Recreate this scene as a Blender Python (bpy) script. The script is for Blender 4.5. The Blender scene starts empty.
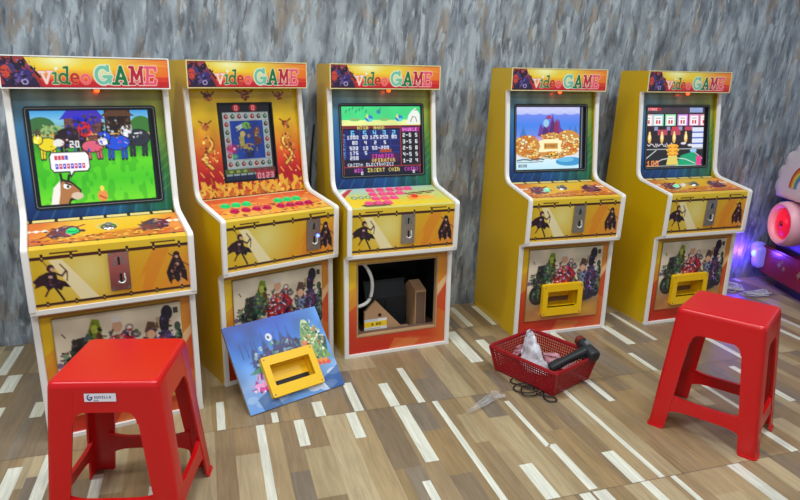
import bpy, bmesh, math, random
import numpy as np
from mathutils import Vector, Matrix
R = math.radians
random.seed(7)
rng = np.random.default_rng(11)
sc = bpy.context.scene
COL = sc.collection

# ------------------------------------------------------------------ helpers
def s2l(c):
    c = np.asarray(c, float) / 255.0
    return np.where(c <= .04045, c / 12.92, ((c + .055) / 1.055) ** 2.4)

def link(o, parent=None):
    COL.objects.link(o)
    if parent is not None:
        o.parent = parent
    return o

def tag(o, label=None, cat=None, group=None, kind=None):
    if label: o['label'] = label
    if cat: o['category'] = cat
    if group: o['group'] = group
    if kind: o['kind'] = kind
    return o

def empty(name, loc=(0, 0, 0), rz=0):
    o = bpy.data.objects.new(name, None)
    o.location = loc
    o.rotation_euler = (0, 0, rz)
    o.empty_display_size = .1
    return link(o)

def obj(name, bm, mat, parent=None, smooth=None, loc=None, rz=None):
    bmesh.ops.recalc_face_normals(bm, faces=bm.faces)
    me = bpy.data.meshes.new(name)
    bm.to_mesh(me); bm.free()
    if smooth is not None:
        for p in me.polygons: p.use_smooth = True
        me.set_sharp_from_angle(angle=R(smooth))
    for m in (mat if isinstance(mat, (list, tuple)) else [mat]):
        me.materials.append(m)
    o = bpy.data.objects.new(name, me)
    if loc is not None: o.location = loc
    if rz is not None: o.rotation_euler = (0, 0, rz)
    return link(o, parent)

# ------------------------------------------------------------------ materials
def mat(name, rgb, rough=.5, metal=0, spec=.5, coat=0, emit=None, estr=0, alpha=1, trans=0, bump=None):
    m = bpy.data.materials.new(name); m.use_nodes = True
    nt = m.node_tree; b = nt.nodes['Principled BSDF']
    b.inputs['Base Color'].default_value = (*s2l(rgb), 1)
    b.inputs['Roughness'].default_value = rough
    b.inputs['Metallic'].default_value = metal
    b.inputs['Specular IOR Level'].default_value = spec
    b.inputs['Coat Weight'].default_value = coat
    b.inputs['Coat Roughness'].default_value = .12
    b.inputs['Alpha'].default_value = alpha
    b.inputs['Transmission Weight'].default_value = trans
    if emit is not None:
        b.inputs['Emission Color'].default_value = (*s2l(emit), 1)
        b.inputs['Emission Strength'].default_value = estr
    # faint unevenness of a real surface
    n = nt.nodes.new('ShaderNodeTexNoise'); n.inputs['Scale'].default_value = bump[0] if bump else 35
    n.inputs['Detail'].default_value = 3
    bp = nt.nodes.new('ShaderNodeBump'); bp.inputs['Strength'].default_value = bump[1] if bump else .03
    bp.inputs['Distance'].default_value = .002
    tc = nt.nodes.new('ShaderNodeTexCoord')
    nt.links.new(tc.outputs['Object'], n.inputs['Vector'])
    nt.links.new(n.outputs['Fac'], bp.inputs['Height'])
    nt.links.new(bp.outputs['Normal'], b.inputs['Normal'])
    return m

def art_mat(name, rough=.35, estr=0, coat=0.0):
    m = bpy.data.materials.new(name); m.use_nodes = True
    nt = m.node_tree; b = nt.nodes['Principled BSDF']
    a = nt.nodes.new('ShaderNodeAttribute'); a.attribute_name = 'print'
    b.inputs['Roughness'].default_value = rough
    b.inputs['Coat Weight'].default_value = coat
    b.inputs['Coat Roughness'].default_value = .1
    if estr:
        b.inputs['Base Color'].default_value = (.01, .01, .012, 1)
        nt.links.new(a.outputs['Color'], b.inputs['Emission Color'])
        b.inputs['Emission Strength'].default_value = estr
    else:
        nt.links.new(a.outputs['Color'], b.inputs['Base Color'])
    return m

M = dict(
    yellow=mat('yellow laminate', (214, 176, 8), .32, spec=.5, bump=(60, .02)),
    trim=mat('white edge moulding', (232, 232, 228), .4),
    board=mat('raw board', (120, 92, 66), .8),
    ply=mat('plywood', (176, 138, 100), .75),
    plyd=mat('dark plywood', (104, 78, 62), .8),
    black=mat('black plastic', (18, 18, 20), .35),
    hopper=mat('dark hopper plastic', (26, 30, 34), .6),
    grey=mat('grey bezel edge', (120, 126, 128), .35, metal=.3),
    chrome=mat('brushed steel', (182, 180, 178), .28, metal=1, bump=(200, .1)),
    dark=mat('slot black', (8, 8, 9), .6),
    chute=mat('yellow plastic', (240, 192, 8), .4),
    red=mat('red polypropylene', (200, 6, 14), .3, spec=.55, bump=(120, .05)),
    redb=mat('red basket plastic', (152, 12, 26), .42),
    gbtn=mat('green button', (30, 196, 110), .3, emit=(20, 190, 100), estr=.2),
    gwbtn=mat('lit green white button', (150, 225, 190), .3, emit=(120, 230, 180), estr=.25),
    wbtn=mat('white button', (235, 225, 215), .3),
    mbtn=mat('magenta button', (190, 24, 84), .35),
    pbtn=mat('pink button', (240, 92, 146), .45),
    rbtn=mat('red button', (226, 70, 50), .4),
    redled=mat('red lamp', (255, 60, 20), .3, emit=(255, 50, 14), estr=9),
    blueled=mat('blue lamp', (90, 110, 255), .3, emit=(60, 80, 255), estr=9),
    whitehose=mat('white hose', (225, 226, 220), .45),
    inshade=mat('painted interior shade', (26, 24, 24), .8), cream=mat('cream edge', (222, 212, 150), .4),  # first one: interior shade put into the lining's near-black colour
    cable=mat('black cable', (14, 14, 15), .45),
    wcable=mat('white cable', (214, 216, 222), .45),
    tool=mat('charcoal plastic', (34, 38, 42), .55),
    toolred=mat('dull red tip', (120, 44, 36), .4),
    ridered=mat('ride red gloss', (142, 8, 18), .25, coat=.3),
    rideblue=mat('ride blue', (16, 46, 110), .4),
    ridewhite=mat('ride white plastic', (236, 226, 236), .4),
    ridepink=mat('ride pink tyre', (240, 178, 196), .4),
    hub=mat('lit pink hub', (235, 30, 60), .3, emit=(255, 24, 60), estr=.35),
    gold=mat('gold ornament', (196, 168, 120), .3, metal=.6),
    lens=mat('lilac lens', (170, 166, 236), .3, emit=(90, 80, 255), estr=.35),
    art=art_mat('printed vinyl', .38), marq=art_mat('printed acrylic', .3, coat=.25),
    screen=art_mat('display', .15, estr=1.05), dim=art_mat('dim display', .15, estr=.55), glass=art_mat('printed glass', .12, coat=.3),
    paper=art_mat('paper sticker', .6),
)
def film_mat(name, rgb, alpha):
    m = bpy.data.materials.new(name); m.use_nodes = True
    nt = m.node_tree; b = nt.nodes['Principled BSDF']
    b.inputs['Base Color'].default_value = (*s2l(rgb), 1)
    b.inputs['Roughness'].default_value = .18
    n = nt.nodes.new('ShaderNodeTexNoise'); n.inputs['Scale'].default_value = 26
    mr = nt.nodes.new('ShaderNodeMapRange'); mr.inputs['From Min'].default_value = .35; mr.inputs['From Max'].default_value = .7
    mr.inputs['To Min'].default_value = alpha * .45; mr.inputs['To Max'].default_value = min(1, alpha * 1.5)
    tc = nt.nodes.new('ShaderNodeTexCoord')
    nt.links.new(tc.outputs['Object'], n.inputs['Vector']); nt.links.new(n.outputs['Fac'], mr.inputs['Value'])
    nt.links.new(mr.outputs['Result'], b.inputs['Alpha'])
    return m
M['bag'] = film_mat('cloudy plastic bag', (226, 228, 236), .62)
M['pinkbag'] = film_mat('pinkish plastic bag', (226, 170, 186), .5)
M['film'] = film_mat('clear plastic film', (225, 228, 230), .16)

# ------------------------------------------------------------------ painted prints
SS = 3
def vnoise(h, w, n, seed=0, ny=None):
    r = np.random.default_rng(seed); ny = ny or n
    g = r.random((ny + 2, n + 2))
    y = np.linspace(0, ny, h, endpoint=False); x = np.linspace(0, n, w, endpoint=False)
    yi = y.astype(int); xi = x.astype(int); fy = (y - yi)[:, None]; fx = (x - xi)[None, :]
    fy = fy * fy * (3 - 2 * fy); fx = fx * fx * (3 - 2 * fx)
    a = g[yi][:, xi]; b = g[yi][:, xi + 1]; c = g[yi + 1][:, xi]; d = g[yi + 1][:, xi + 1]
    return a * (1 - fx) * (1 - fy) + b * fx * (1 - fy) + c * (1 - fx) * fy + d * fx * fy

F35 = {k: v for k, v in zip('ABCDEFGHIJKLMNOPQRSTUVWXYZ0123456789-!?.', (
 '010101111101101 110101110101110 011100100100011 110101101101110 111100110100111 111100110100100 011100101101011 101101111101101 '
 '111010010010111 001001001101010 101101110101101 100100100100111 101111111101101 110101101101101 010101101101010 110101110100100 '
 '010101101111011 110101110101101 011100010001110 111010010010010 101101101101111 101101101101010 101101111111101 101101010101101 '
 '101101010010010 111001010100111 111101101101111 010110010010111 111001111100111 111001111001111 101101111001001 111100111001111 '
 '111100111101111 111001010010010 111101111101111 111101111001111 000000111000000 010010010000010 111001010000010 000000000000010').split())}

class Cv:
    def __init__(s, w, h, bg=(0, 0, 0)):
        s.w, s.h = w, h
        s.a = np.zeros((h * SS, w * SS, 3)) + np.array(bg, float)
        yy, xx = np.mgrid[0:h * SS, 0:w * SS]
        s.X = (xx + .5) / SS; s.Y = (yy + .5) / SS
        s.U = s.X / w; s.V = s.Y / h
    def corners(s, tl, tr, bl, br):
        U, V = s.U[..., None], s.V[..., None]
        s.a = (np.array(tl) * (1 - U) + np.array(tr) * U) * (1 - V) + (np.array(bl) * (1 - U) + np.array(br) * U) * V
        return s
    def mix(s, mask, col):
        k = np.clip(mask, 0, 1)[..., None]
        s.a = s.a * (1 - k) + np.array(col, float) * k
    def noise(s, amp, n=12, seed=0, ny=None):
        s.a = s.a * (1 + amp * (vnoise(s.h * SS, s.w * SS, n, seed, ny) - .5)[..., None] * 2)
    def _box(s, x0, y0, x1, y1):
        return (slice(max(0, int(y0 * SS) - 1), max(0, min(s.h * SS, int(y1 * SS) + 2))), slice(max(0, int(x0 * SS) - 1), max(0, min(s.w * SS, int(x1 * SS) + 2))))
    def poly(s, pts, col, al=1):
        P = np.array(pts, float)
        b = s._box(P[:, 0].min(), P[:, 1].min(), P[:, 0].max(), P[:, 1].max())
        X, Y = s.X[b], s.Y[b]; ins = np.zeros(X.shape, bool)
        for i in range(len(P)):
            (x1, y1), (x2, y2) = P[i - 1], P[i]
            if y1 == y2: continue
            c = (Y < y1) != (Y < y2)
            ins ^= c & (X < (x2 - x1) * (Y - y1) / (y2 - y1) + x1)
        s.a[b][ins] = s.a[b][ins] * (1 - al) + np.array(col, float) * al
    def rect(s, x0, y0, x1, y1, col, al=1):
        s.poly([(x0, y0), (x1, y0), (x1, y1), (x0, y1)], col, al)
    def ell(s, cx, cy, rx, ry, col, al=1):
        b = s._box(cx - rx, cy - ry, cx + rx, cy + ry)
        m = ((s.X[b] - cx) / rx) ** 2 + ((s.Y[b] - cy) / ry) ** 2 < 1
        s.a[b][m] = s.a[b][m] * (1 - al) + np.array(col, float) * al
    def line(s, pts, w, col, al=1):
        P = np.array(pts, float)
        b = s._box(P[:, 0].min() - w, P[:, 1].min() - w, P[:, 0].max() + w, P[:, 1].max() + w)
        X, Y = s.X[b], s.Y[b]; m = np.zeros(X.shape, bool)
        for (x1, y1), (x2, y2) in zip(P[:-1], P[1:]):
            dx, dy = x2 - x1, y2 - y1; L = dx * dx + dy * dy + 1e-9
            t = np.clip(((X - x1) * dx + (Y - y1) * dy) / L, 0, 1)
            m |= (X - x1 - t * dx) ** 2 + (Y - y1 - t * dy) ** 2 < (w / 2) ** 2
        s.a[b][m] = s.a[b][m] * (1 - al) + np.array(col, float) * al
    def busy(s, cx, cy, rx, ry, pal, n, seed, sz=2.2, al=.9):
        # dense little brush marks inside an ellipse
        q = np.random.default_rng(seed)
        for i in range(n):
            t = q.uniform(0, 6.283); r_ = math.sqrt(q.uniform(0, 1)); x, y = cx + rx * r_ * math.cos(t), cy + ry * r_ * math.sin(t)
            k = q.uniform(.4, 1.2) * sz; a_ = q.uniform(0, 6.283)
            col = np.array(pal[q.integers(len(pal))], float) * q.uniform(.8, 1.15)
            if i % 3: s.ell(x, y, k, k * q.uniform(.5, 1.4), col, al)
            else: s.line([(x, y), (x + 2.2 * k * math.cos(a_), y + 2.2 * k * math.sin(a_))], k * .7, col, al)
    def text(s, x, y, t, k, col):
        for ch in t:
            g = F35.get(ch)
            if g:
                for i, c in enumerate(g):
                    if c == '1': s.rect(x + (i % 3) * k, y + (i // 3) * k, x + (i % 3 + 1) * k, y + (i // 3 + 1) * k, col)
            x += 4 * k
    def out(s):
        return np.clip(s.a.reshape(s.h, SS, s.w, SS, 3).mean((1, 3)), 0, 255)

class Plane:
    """a flat face of a thing: o = centre, x across, y up the face, n out of it"""
    def __init__(s, o, x, y):
        s.o = Vector(o); s.x = Vector(x).normalized(); s.y = Vector(y).normalized(); s.n = s.x.cross(s.y).normalized()
    def __call__(s, a, b, c=0): return s.o + s.x * a + s.y * b + s.n * c

def print_panel(name, img, pl, a0, a1, b0, b1, m, parent, thick=.006, lift=0, hole=None, edge=(60, 50, 40)):
    """board with a printed face: img painted top row first; hole = (a0,a1,b0,b1) cut through"""
    h, w = img.shape[:2]
    cols = s2l(img).reshape(-1, 3)
    js, is_ = np.mgrid[0:h, 0:w]
    A = (a0 + (a1 - a0) * is_ / (w - 1)).ravel(); B = (b1 + (b0 - b1) * js / (h - 1)).ravel()
    def pos(a, b, c):
        return np.array(pl.o)[None] + np.outer(a, pl.x) + np.outer(b, pl.y) + np.outer(np.broadcast_to(c, a.shape), pl.n)
    V = pos(A, B, np.full(A.shape, lift))
    q = (js[:-1, :-1] * w + is_[:-1, :-1]).ravel()
    F = np.stack([q, q + w, q + w + 1, q + 1], 1)
    cA = (A[F].mean(1)); cB = B[F].mean(1)
    if hole is not None:
        F = F[~((cA > hole[0]) & (cA < hole[1]) & (cB > hole[2]) & (cB < hole[3]))]
    verts = V.tolist(); faces = F.tolist(); C = np.c_[cols, np.ones(len(cols))].tolist()
    e = [*s2l(edge), 1]
    def loop(x0, x1, y0, y1, back):
        k = len(verts)
        for c in (lift - 1e-4, lift - thick):
            for a, b in ((x0, y0), (x1, y0), (x1, y1), (x0, y1)):
                verts.append(list(pl(a, b, c))); C.append(e)
        for i in range(4):
            j = (i + 1) % 4
            faces.append([k + i, k + j, k + 4 + j, k + 4 + i])
        if back: faces.append([k + 7, k + 6, k + 5, k + 4])
    loop(a0, a1, b0, b1, hole is None)
    if hole is not None: loop(*hole, False)
    me = bpy.data.meshes.new(name); me.from_pydata(verts, [], faces)
    at = me.attributes.new('print', 'FLOAT_COLOR', 'POINT')
    at.data.foreach_set('color', np.array(C, np.float32).ravel())
    me.materials.append(m); me.update()
    return link(bpy.data.objects.new(name, me), parent)

# ------------------------------------------------------------------ mesh builders
def box_bm(bm, lo, hi, bev=0):
    vs = [bm.verts.new((x, y, z)) for x in (lo[0], hi[0]) for y in (lo[1], hi[1]) for z in (lo[2], hi[2])]
    fs = [bm.faces.new([vs[i] for i in f]) for f in ((0, 1, 3, 2), (4, 6, 7, 5), (0, 4, 5, 1), (2, 3, 7, 6), (0, 2, 6, 4), (1, 5, 7, 3))]
    if bev:
        es = list({e for f in fs for e in f.edges})
        bmesh.ops.bevel(bm, geom=es, offset=bev, segments=3, affect='EDGES', profile=.5)
    return bm
def box(name, lo, hi, m, parent=None, bev=.002, **k):
    return obj(name, box_bm(bmesh.new(), lo, hi, bev), m, parent, smooth=40 if bev else None, **k)

def rounded(pts, seg=6):
    """2-D closed or open path with per-corner radius -> points"""
    out = []; n = len(pts)
    for i, p in enumerate(pts):
        r = p[2] if len(p) > 2 else 0
        P = Vector(p[:2]); A = Vector(pts[i - 1][:2]); B = Vector(pts[(i + 1) % n][:2])
        if r <= 0: out.append(P); continue
        u = (A - P).normalized(); v = (B - P).normalized()
        ang = u.angle(v); t = min(r / math.tan(ang / 2), (A - P).length * .49, (B - P).length * .49)
        s, e = P + u * t, P + v * t
        for k in range(seg + 1):
            f = k / seg
            out.append((s * (1 - f) + P * f) * (1 - f) + (P * (1 - f) + e * f) * f)
    return out

def prism(pts, to3, c0, c1, bm=None):
    bm = bm or bmesh.new()
    a = [bm.verts.new(to3(p[0], p[1], c0)) for p in pts]; b = [bm.verts.new(to3(p[0], p[1], c1)) for p in pts]
    bm.faces.new(a); bm.faces.new(b[::-1])
    for i in range(len(pts)):
        j = (i + 1) % len(pts); bm.faces.new((a[i], a[j], b[j], b[i]))
    return bm

def rrect(w, h, r, seg=5, cx=0, cy=0):
    return rounded([(cx - w / 2, cy - h / 2, r), (cx + w / 2, cy - h / 2, r), (cx + w / 2, cy + h / 2, r), (cx - w / 2, cy + h / 2, r)], seg)

def ring(outer, inner, to3, c0, c1):
    bm = bmesh.new(); n = len(outer)
    L = [[bm.verts.new(to3(p[0], p[1], c)) for p in loop] for loop, c in ((outer, c0), (outer, c1), (inner, c1), (inner, c0))]
    for k in range(4):
        A, B = L[k], L[(k + 1) % 4]
        for i in range(n):
            j = (i + 1) % n; bm.faces.new((A[i], A[j], B[j], B[i]))
    return bm

def cyl_bm(bm, pl, a, b, r, c0, c1, n=20, dome=0, r1=None):
    r1 = r if r1 is None else r1
    prof = [(r, c0), (r1, c1)] + ([(r1 * .8, c1 + dome * .6), (r1 * .45, c1 + dome * .95)] if dome else [])
    rings = [[bm.verts.new(pl(a + q * math.cos(2 * math.pi * i / n), b + q * math.sin(2 * math.pi * i / n), c)) for i in range(n)] for q, c in prof]
    for A, B in zip(rings[:-1], rings[1:]):
        for i in range(n): bm.faces.new((A[i], A[(i + 1) % n], B[(i + 1) % n], B[i]))
    bm.faces.new(rings[0][::-1]); bm.faces.new(rings[-1])
    return bm

def tube_bm(bm, pts, r, n=8, closed=False):
    P = [Vector(p) for p in pts]; m = len(P); rings = []; up = Vector((.13, .21, .97)).normalized()
    for i, p in enumerate(P):
        a = P[i - 1] if (i or closed) else p; b = P[(i + 1) % m] if (i < m - 1 or closed) else p
        t = (b - a).normalized()
        if abs(t.dot(up)) > .95: x = t.cross(Vector((1, 0, 0))).normalized()
        else: x = t.cross(up).normalized()
        y = t.cross(x); rr = r[i] if isinstance(r, (list, tuple)) else r
        rings.append([bm.verts.new(p + (x * math.cos(2 * math.pi * k / n) + y * math.sin(2 * math.pi * k / n)) * rr) for k in range(n)])
    for i in range(m if closed else m - 1):
        A, B = rings[i], rings[(i + 1) % m]
        for k in range(n): bm.faces.new((A[k], A[(k + 1) % n], B[(k + 1) % n], B[k]))
    if not closed:
        bm.faces.new(rings[0][::-1]); bm.faces.new(rings[-1])
    return bm

def smooth_path(pts, k=6):
    P = [Vector(p) for p in pts]; out = []
    for i in range(len(P) - 1):
        p0, p1, p2, p3 = P[max(i - 1, 0)], P[i], P[i + 1], P[min(i + 2, len(P) - 1)]
        for j in range(k):
            t = j / k
            out.append(.5 * ((2 * p1) + (p2 - p0) * t + (2 * p0 - 5 * p1 + 4 * p2 - p3) * t * t + (3 * p1 - p0 - 3 * p2 + p3) * t ** 3))
    return out + [P[-1]]

# ------------------------------------------------------------------ the room
WA = R(17.24); TX = Vector((math.cos(WA), math.sin(WA), 0)); NX = Vector((-math.sin(WA), math.cos(WA), 0)); WD = 2.869
def wp(a, b, z=0): return TX * a + NX * b + Vector((0, 0, z))

# floor: printed tiles of wood strips, rows .613 deep, strips running away to the wall
ROW0 = 2.563; ROW = .613
WHITES = [  # (across, from, to, width) of the pale strips
 (-.005, 2.144, 1.95, .027), (.120, 1.95, 1.40, .027), (.25, 1.95, 1.786, .034), (.174, 2.02, 1.95, .022), (.33, 2.056, 1.95, .036), (.467, 2.17, 1.95, .034),
 (.433, 1.95, 1.784, .036), (.60, 2.13, 1.95, .036), (.701, 2.239, 1.95, .027), (.615, 1.95, 1.598, .045), (.748, 1.95, 1.36, .021), (.563, 1.512, 1.338, .026), (.887, 1.509, 1.338, .045),
 (1.022, 1.584, 1.345, .029), (1.005, 1.88, 1.577, .018), (.985, 1.337, 1.1, .036), (1.035, 2.537, 2.209, .055), (1.16, 2.83, 2.575, .030), (1.28, 2.822, 2.563, .026), (1.134, 2.418, 2.033, .042),
 (1.256, 1.95, 1.338, .019), (1.388, 1.95, 1.778, .026), (1.785, 2.42, 2.2, .042), (1.922, 2.563, 2.211, .022), (1.715, 2.121, 1.945, .024), (2.168, 2.23, 1.95, .030),
 (1.812, 1.878, 1.599, .019), (1.174, 1.5, 1.338, .045), (1.29, 1.338, 1.2, .019), (1.77, 1.487, 1.338, .03), (2.59, 2.316, 2.04, .028), (1.19, 1.338, 1.2, .03),
 (-.81, 2.85, 2.575, .035), (-.757, 2.563, 2.416, .05), (-.613, 2.31, 2.2, .04), (-.60, 1.9, 1.7, .04), (-.51, 1.95, 1.65, .035), (-.74, 2.3, 2.1, .03),
 (-.36, 1.8, 1.5, .03), (-.2, 1.7, 1.4, .026), (2.3, 2.75, 2.563, .05), (2.36, 2.4, 2.1, .03), (2.05, 1.9, 1.6, .03), (2.42, 2.563, 2.3, .04), (-1.05, 2.4, 2.1, .04), (-1.2, 1.9, 1.6, .03), (1.5, 2.5, 2.3, .03)]
browns = [(148, 128, 98), (155, 133, 100), (163, 143, 108), (140, 120, 91), (172, 155, 120), (134, 117, 94), (155, 131, 94), (146, 125, 91), (130, 118, 102), (178, 161, 127)]
fv, ff, fc = [], [], []
def fquad(a0, a1, b0, b1, z, col):
    k = len(fv)
    for a, b in ((a0, b0), (a1, b0), (a1, b1), (a0, b1)): fv.append(tuple(wp(a, b, z)))
    ff.append((k, k + 1, k + 2, k + 3)); fc.append((*s2l(col), 1))
rows = [ROW0 + ROW * i for i in range(-8, 2)]
for r0 in rows:
    b_hi = min(r0 + ROW, WD + .3)
    a = -3.6 + random.random() * .05
    while a < 4.6:
        w = random.choice((.03, .045, .06, .06, .075, .085)); b = r0
        inside = -1.4 < a < 2.6 and r0 > .9
        while b < b_hi - 1e-4:
            ln = random.choice((.18, .25, .32, .45, .62)); e = min(b + ln, b_hi)
            if b_hi - e < .08: e = b_hi
            c = random.choice(browns); j = random.uniform(.96, 1.04)
            if not inside and w < .05 and random.random() < .3: c = (214, 214, 200)
            fquad(a, a + w, b, e, 0, [x * j for x in c]); b = e
        a += w
for (a, b1, b0, w) in WHITES: fquad(a - w / 2, a + w / 2, b0, b1, .0004, (222, 224, 208))
for r0 in rows: fquad(-3.6, 4.6, r0 - .0012, r0 + .0012, .0006, (124, 106, 86))
me = bpy.data.meshes.new('floor'); me.from_pydata(fv, [], ff)
ca = me.attributes.new('print', 'FLOAT_COLOR', 'FACE'); ca.data.foreach_set('color', np.array(fc, np.float32).ravel())
fm = bpy.data.materials.new('laminate floor'); fm.use_nodes = True
nt = fm.node_tree; b = nt.nodes['Principled BSDF']
at = nt.nodes.new('ShaderNodeAttribute'); at.attribute_name = 'print'
tc = nt.nodes.new('ShaderNodeTexCoord'); mp = nt.nodes.new('ShaderNodeMapping'); mp.inputs['Scale'].default_value = (34, 2.6, 1); rt = nt.nodes.new('ShaderNodeMapping'); rt.inputs['Rotation'].default_value = (0, 0, -WA)
n1 = nt.nodes.new('ShaderNodeTexNoise'); n1.inputs['Scale'].default_value = 2.2; n1.inputs['Detail'].default_value = 6; n1.inputs['Roughness'].default_value = .62; n1.inputs['Distortion'].default_value = .7
mr = nt.nodes.new('ShaderNodeMapRange'); mr.inputs['From Min'].default_value = .3; mr.inputs['From Max'].default_value = .72; mr.inputs['To Min'].default_value = .66; mr.inputs['To Max'].default_value = 1.16
mx = nt.nodes.new('ShaderNodeMix'); mx.data_type = 'RGBA'; mx.blend_type = 'MULTIPLY'; mx.inputs['Factor'].default_value = .8
nt.links.new(tc.outputs['Object'], rt.inputs['Vector']); nt.links.new(rt.outputs['Vector'], mp.inputs['Vector']); nt.links.new(mp.outputs['Vector'], n1.inputs['Vector']); nt.links.new(n1.outputs['Fac'], mr.inputs['Value'])
nt.links.new(at.outputs['Color'], mx.inputs['A']); nt.links.new(mr.outputs['Result'], mx.inputs['B']); nt.links.new(mx.outputs['Result'], b.inputs['Base Color'])
b.inputs['Roughness'].default_value = .36
me.materials.append(fm)
tag(link(bpy.data.objects.new('floor', me)), kind='structure')

# wall: brushed, streaky grey paint with tan flecks
wm = bpy.data.materials.new('streaky wallpaper'); wm.use_nodes = True
nt = wm.node_tree; b = nt.nodes['Principled BSDF']; b.inputs['Roughness'].default_value = .5
tc = nt.nodes.new('ShaderNodeTexCoord')
def wnoise(scale, sx, sz, detail, slant=-.1, off=0, dist=.4):
    mp = nt.nodes.new('ShaderNodeMapping'); mp.inputs['Scale'].default_value = (sx, 1, sz); mp.inputs['Location'].default_value = (off, 0, off * .7); mp.inputs['Rotation'].default_value = (0, slant, 0)
    mp.vector_type = 'TEXTURE' if False else 'POINT'
    r_ = nt.nodes.new('ShaderNodeMapping'); r_.inputs['Rotation'].default_value = (0, slant, 0); mp.inputs['Rotation'].default_value = (0, 0, 0)
    n = nt.nodes.new('ShaderNodeTexNoise'); n.inputs['Scale'].default_value = scale; n.inputs['Detail'].default_value = detail; n.inputs['Roughness'].default_value = .6; n.inputs['Distortion'].default_value = dist
    nt.links.new(tc.outputs['Object'], r_.inputs['Vector']); nt.links.new(r_.outputs['Vector'], mp.inputs['Vector']); nt.links.new(mp.outputs['Vector'], n.inputs['Vector'])
    return n.outputs['Fac']
def ramp(fac, stops):
    r_ = nt.nodes.new('ShaderNodeValToRGB'); e = r_.color_ramp.elements
    while len(e) < len(stops): e.new(.5)
    for x, (p, c) in zip(e, stops): x.position = p; x.color = (*s2l(c), 1)
    nt.links.new(fac, r_.inputs['Fac']); return r_.outputs['Color']
def mixc(f, A, B):
    m = nt.nodes.new('ShaderNodeMix'); m.data_type = 'RGBA'
    nt.links.new(f, m.inputs['Factor']); nt.links.new(A, m.inputs['A']); nt.links.new(B, m.inputs['B']); return m.outputs['Result']
c0 = ramp(wnoise(1, 16, 4.2, 4, dist=.3), [(.30, (78, 84, 91)), (.42, (112, 121, 130)), (.53, (138, 149, 158)), (.63, (165, 177, 185)), (.75, (141, 150, 157))])
c1 = ramp(wnoise(1, 24, 5.0, 3, off=7.3, dist=.3), [(.4, (122, 110, 96)), (.6, (156, 142, 122))])
f1 = ramp(wnoise(1, 12, 4.4, 4, off=3.1, dist=.3), [(.55, (0, 0, 0)), (.60, (205, 205, 205))])
f2 = ramp(wnoise(1, 34, 7, 4, off=11.7, dist=.4), [(.55, (0, 0, 0)), (.61, (215, 215, 215))])
c2 = ramp(wnoise(1, 60, 14, 3, off=5.0), [(.4, (58, 63, 69)), (.6, (98, 104, 110))])
f3 = ramp(wnoise(1, 28, 6.5, 4, off=19.2, dist=.3), [(.56, (0, 0, 0)), (.62, (205, 205, 205))])
c3 = ramp(wnoise(1, 60, 14, 3, off=2.0), [(.4, (166, 178, 187)), (.6, (192, 201, 206))])
cc = mixc(f2, mixc(f3, mixc(f1, c0, c1), c3), c2)
nt.links.new(cc, b.inputs['Base Color'])
bm = box_bm(bmesh.new(), (-4.2, 0, 0), (4.8, .12, 2.9))
tag(obj('wall_back', bm, wm, loc=tuple(wp(0, WD, 0)), rz=WA), kind='structure')
cm = mat('white ceiling paint', (205, 207, 208), .9)
bm = box_bm(bmesh.new(), (-4.2, -6.2, 2.9), (4.8, .12, 2.98))
tag(obj('ceiling', bm, cm, loc=tuple(wp(0, WD, 0)), rz=WA), kind='structure')

# ------------------------------------------------------------------ printed artwork
def shade_rows(cv, stops):
    """vertical gradient through (v, colour) stops"""
    vs_ = [s[0] for s in stops]
    for k in range(3): cv.a[..., k] = np.interp(cv.V, vs_, [s[1][k] for s in stops])
    return cv

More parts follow.
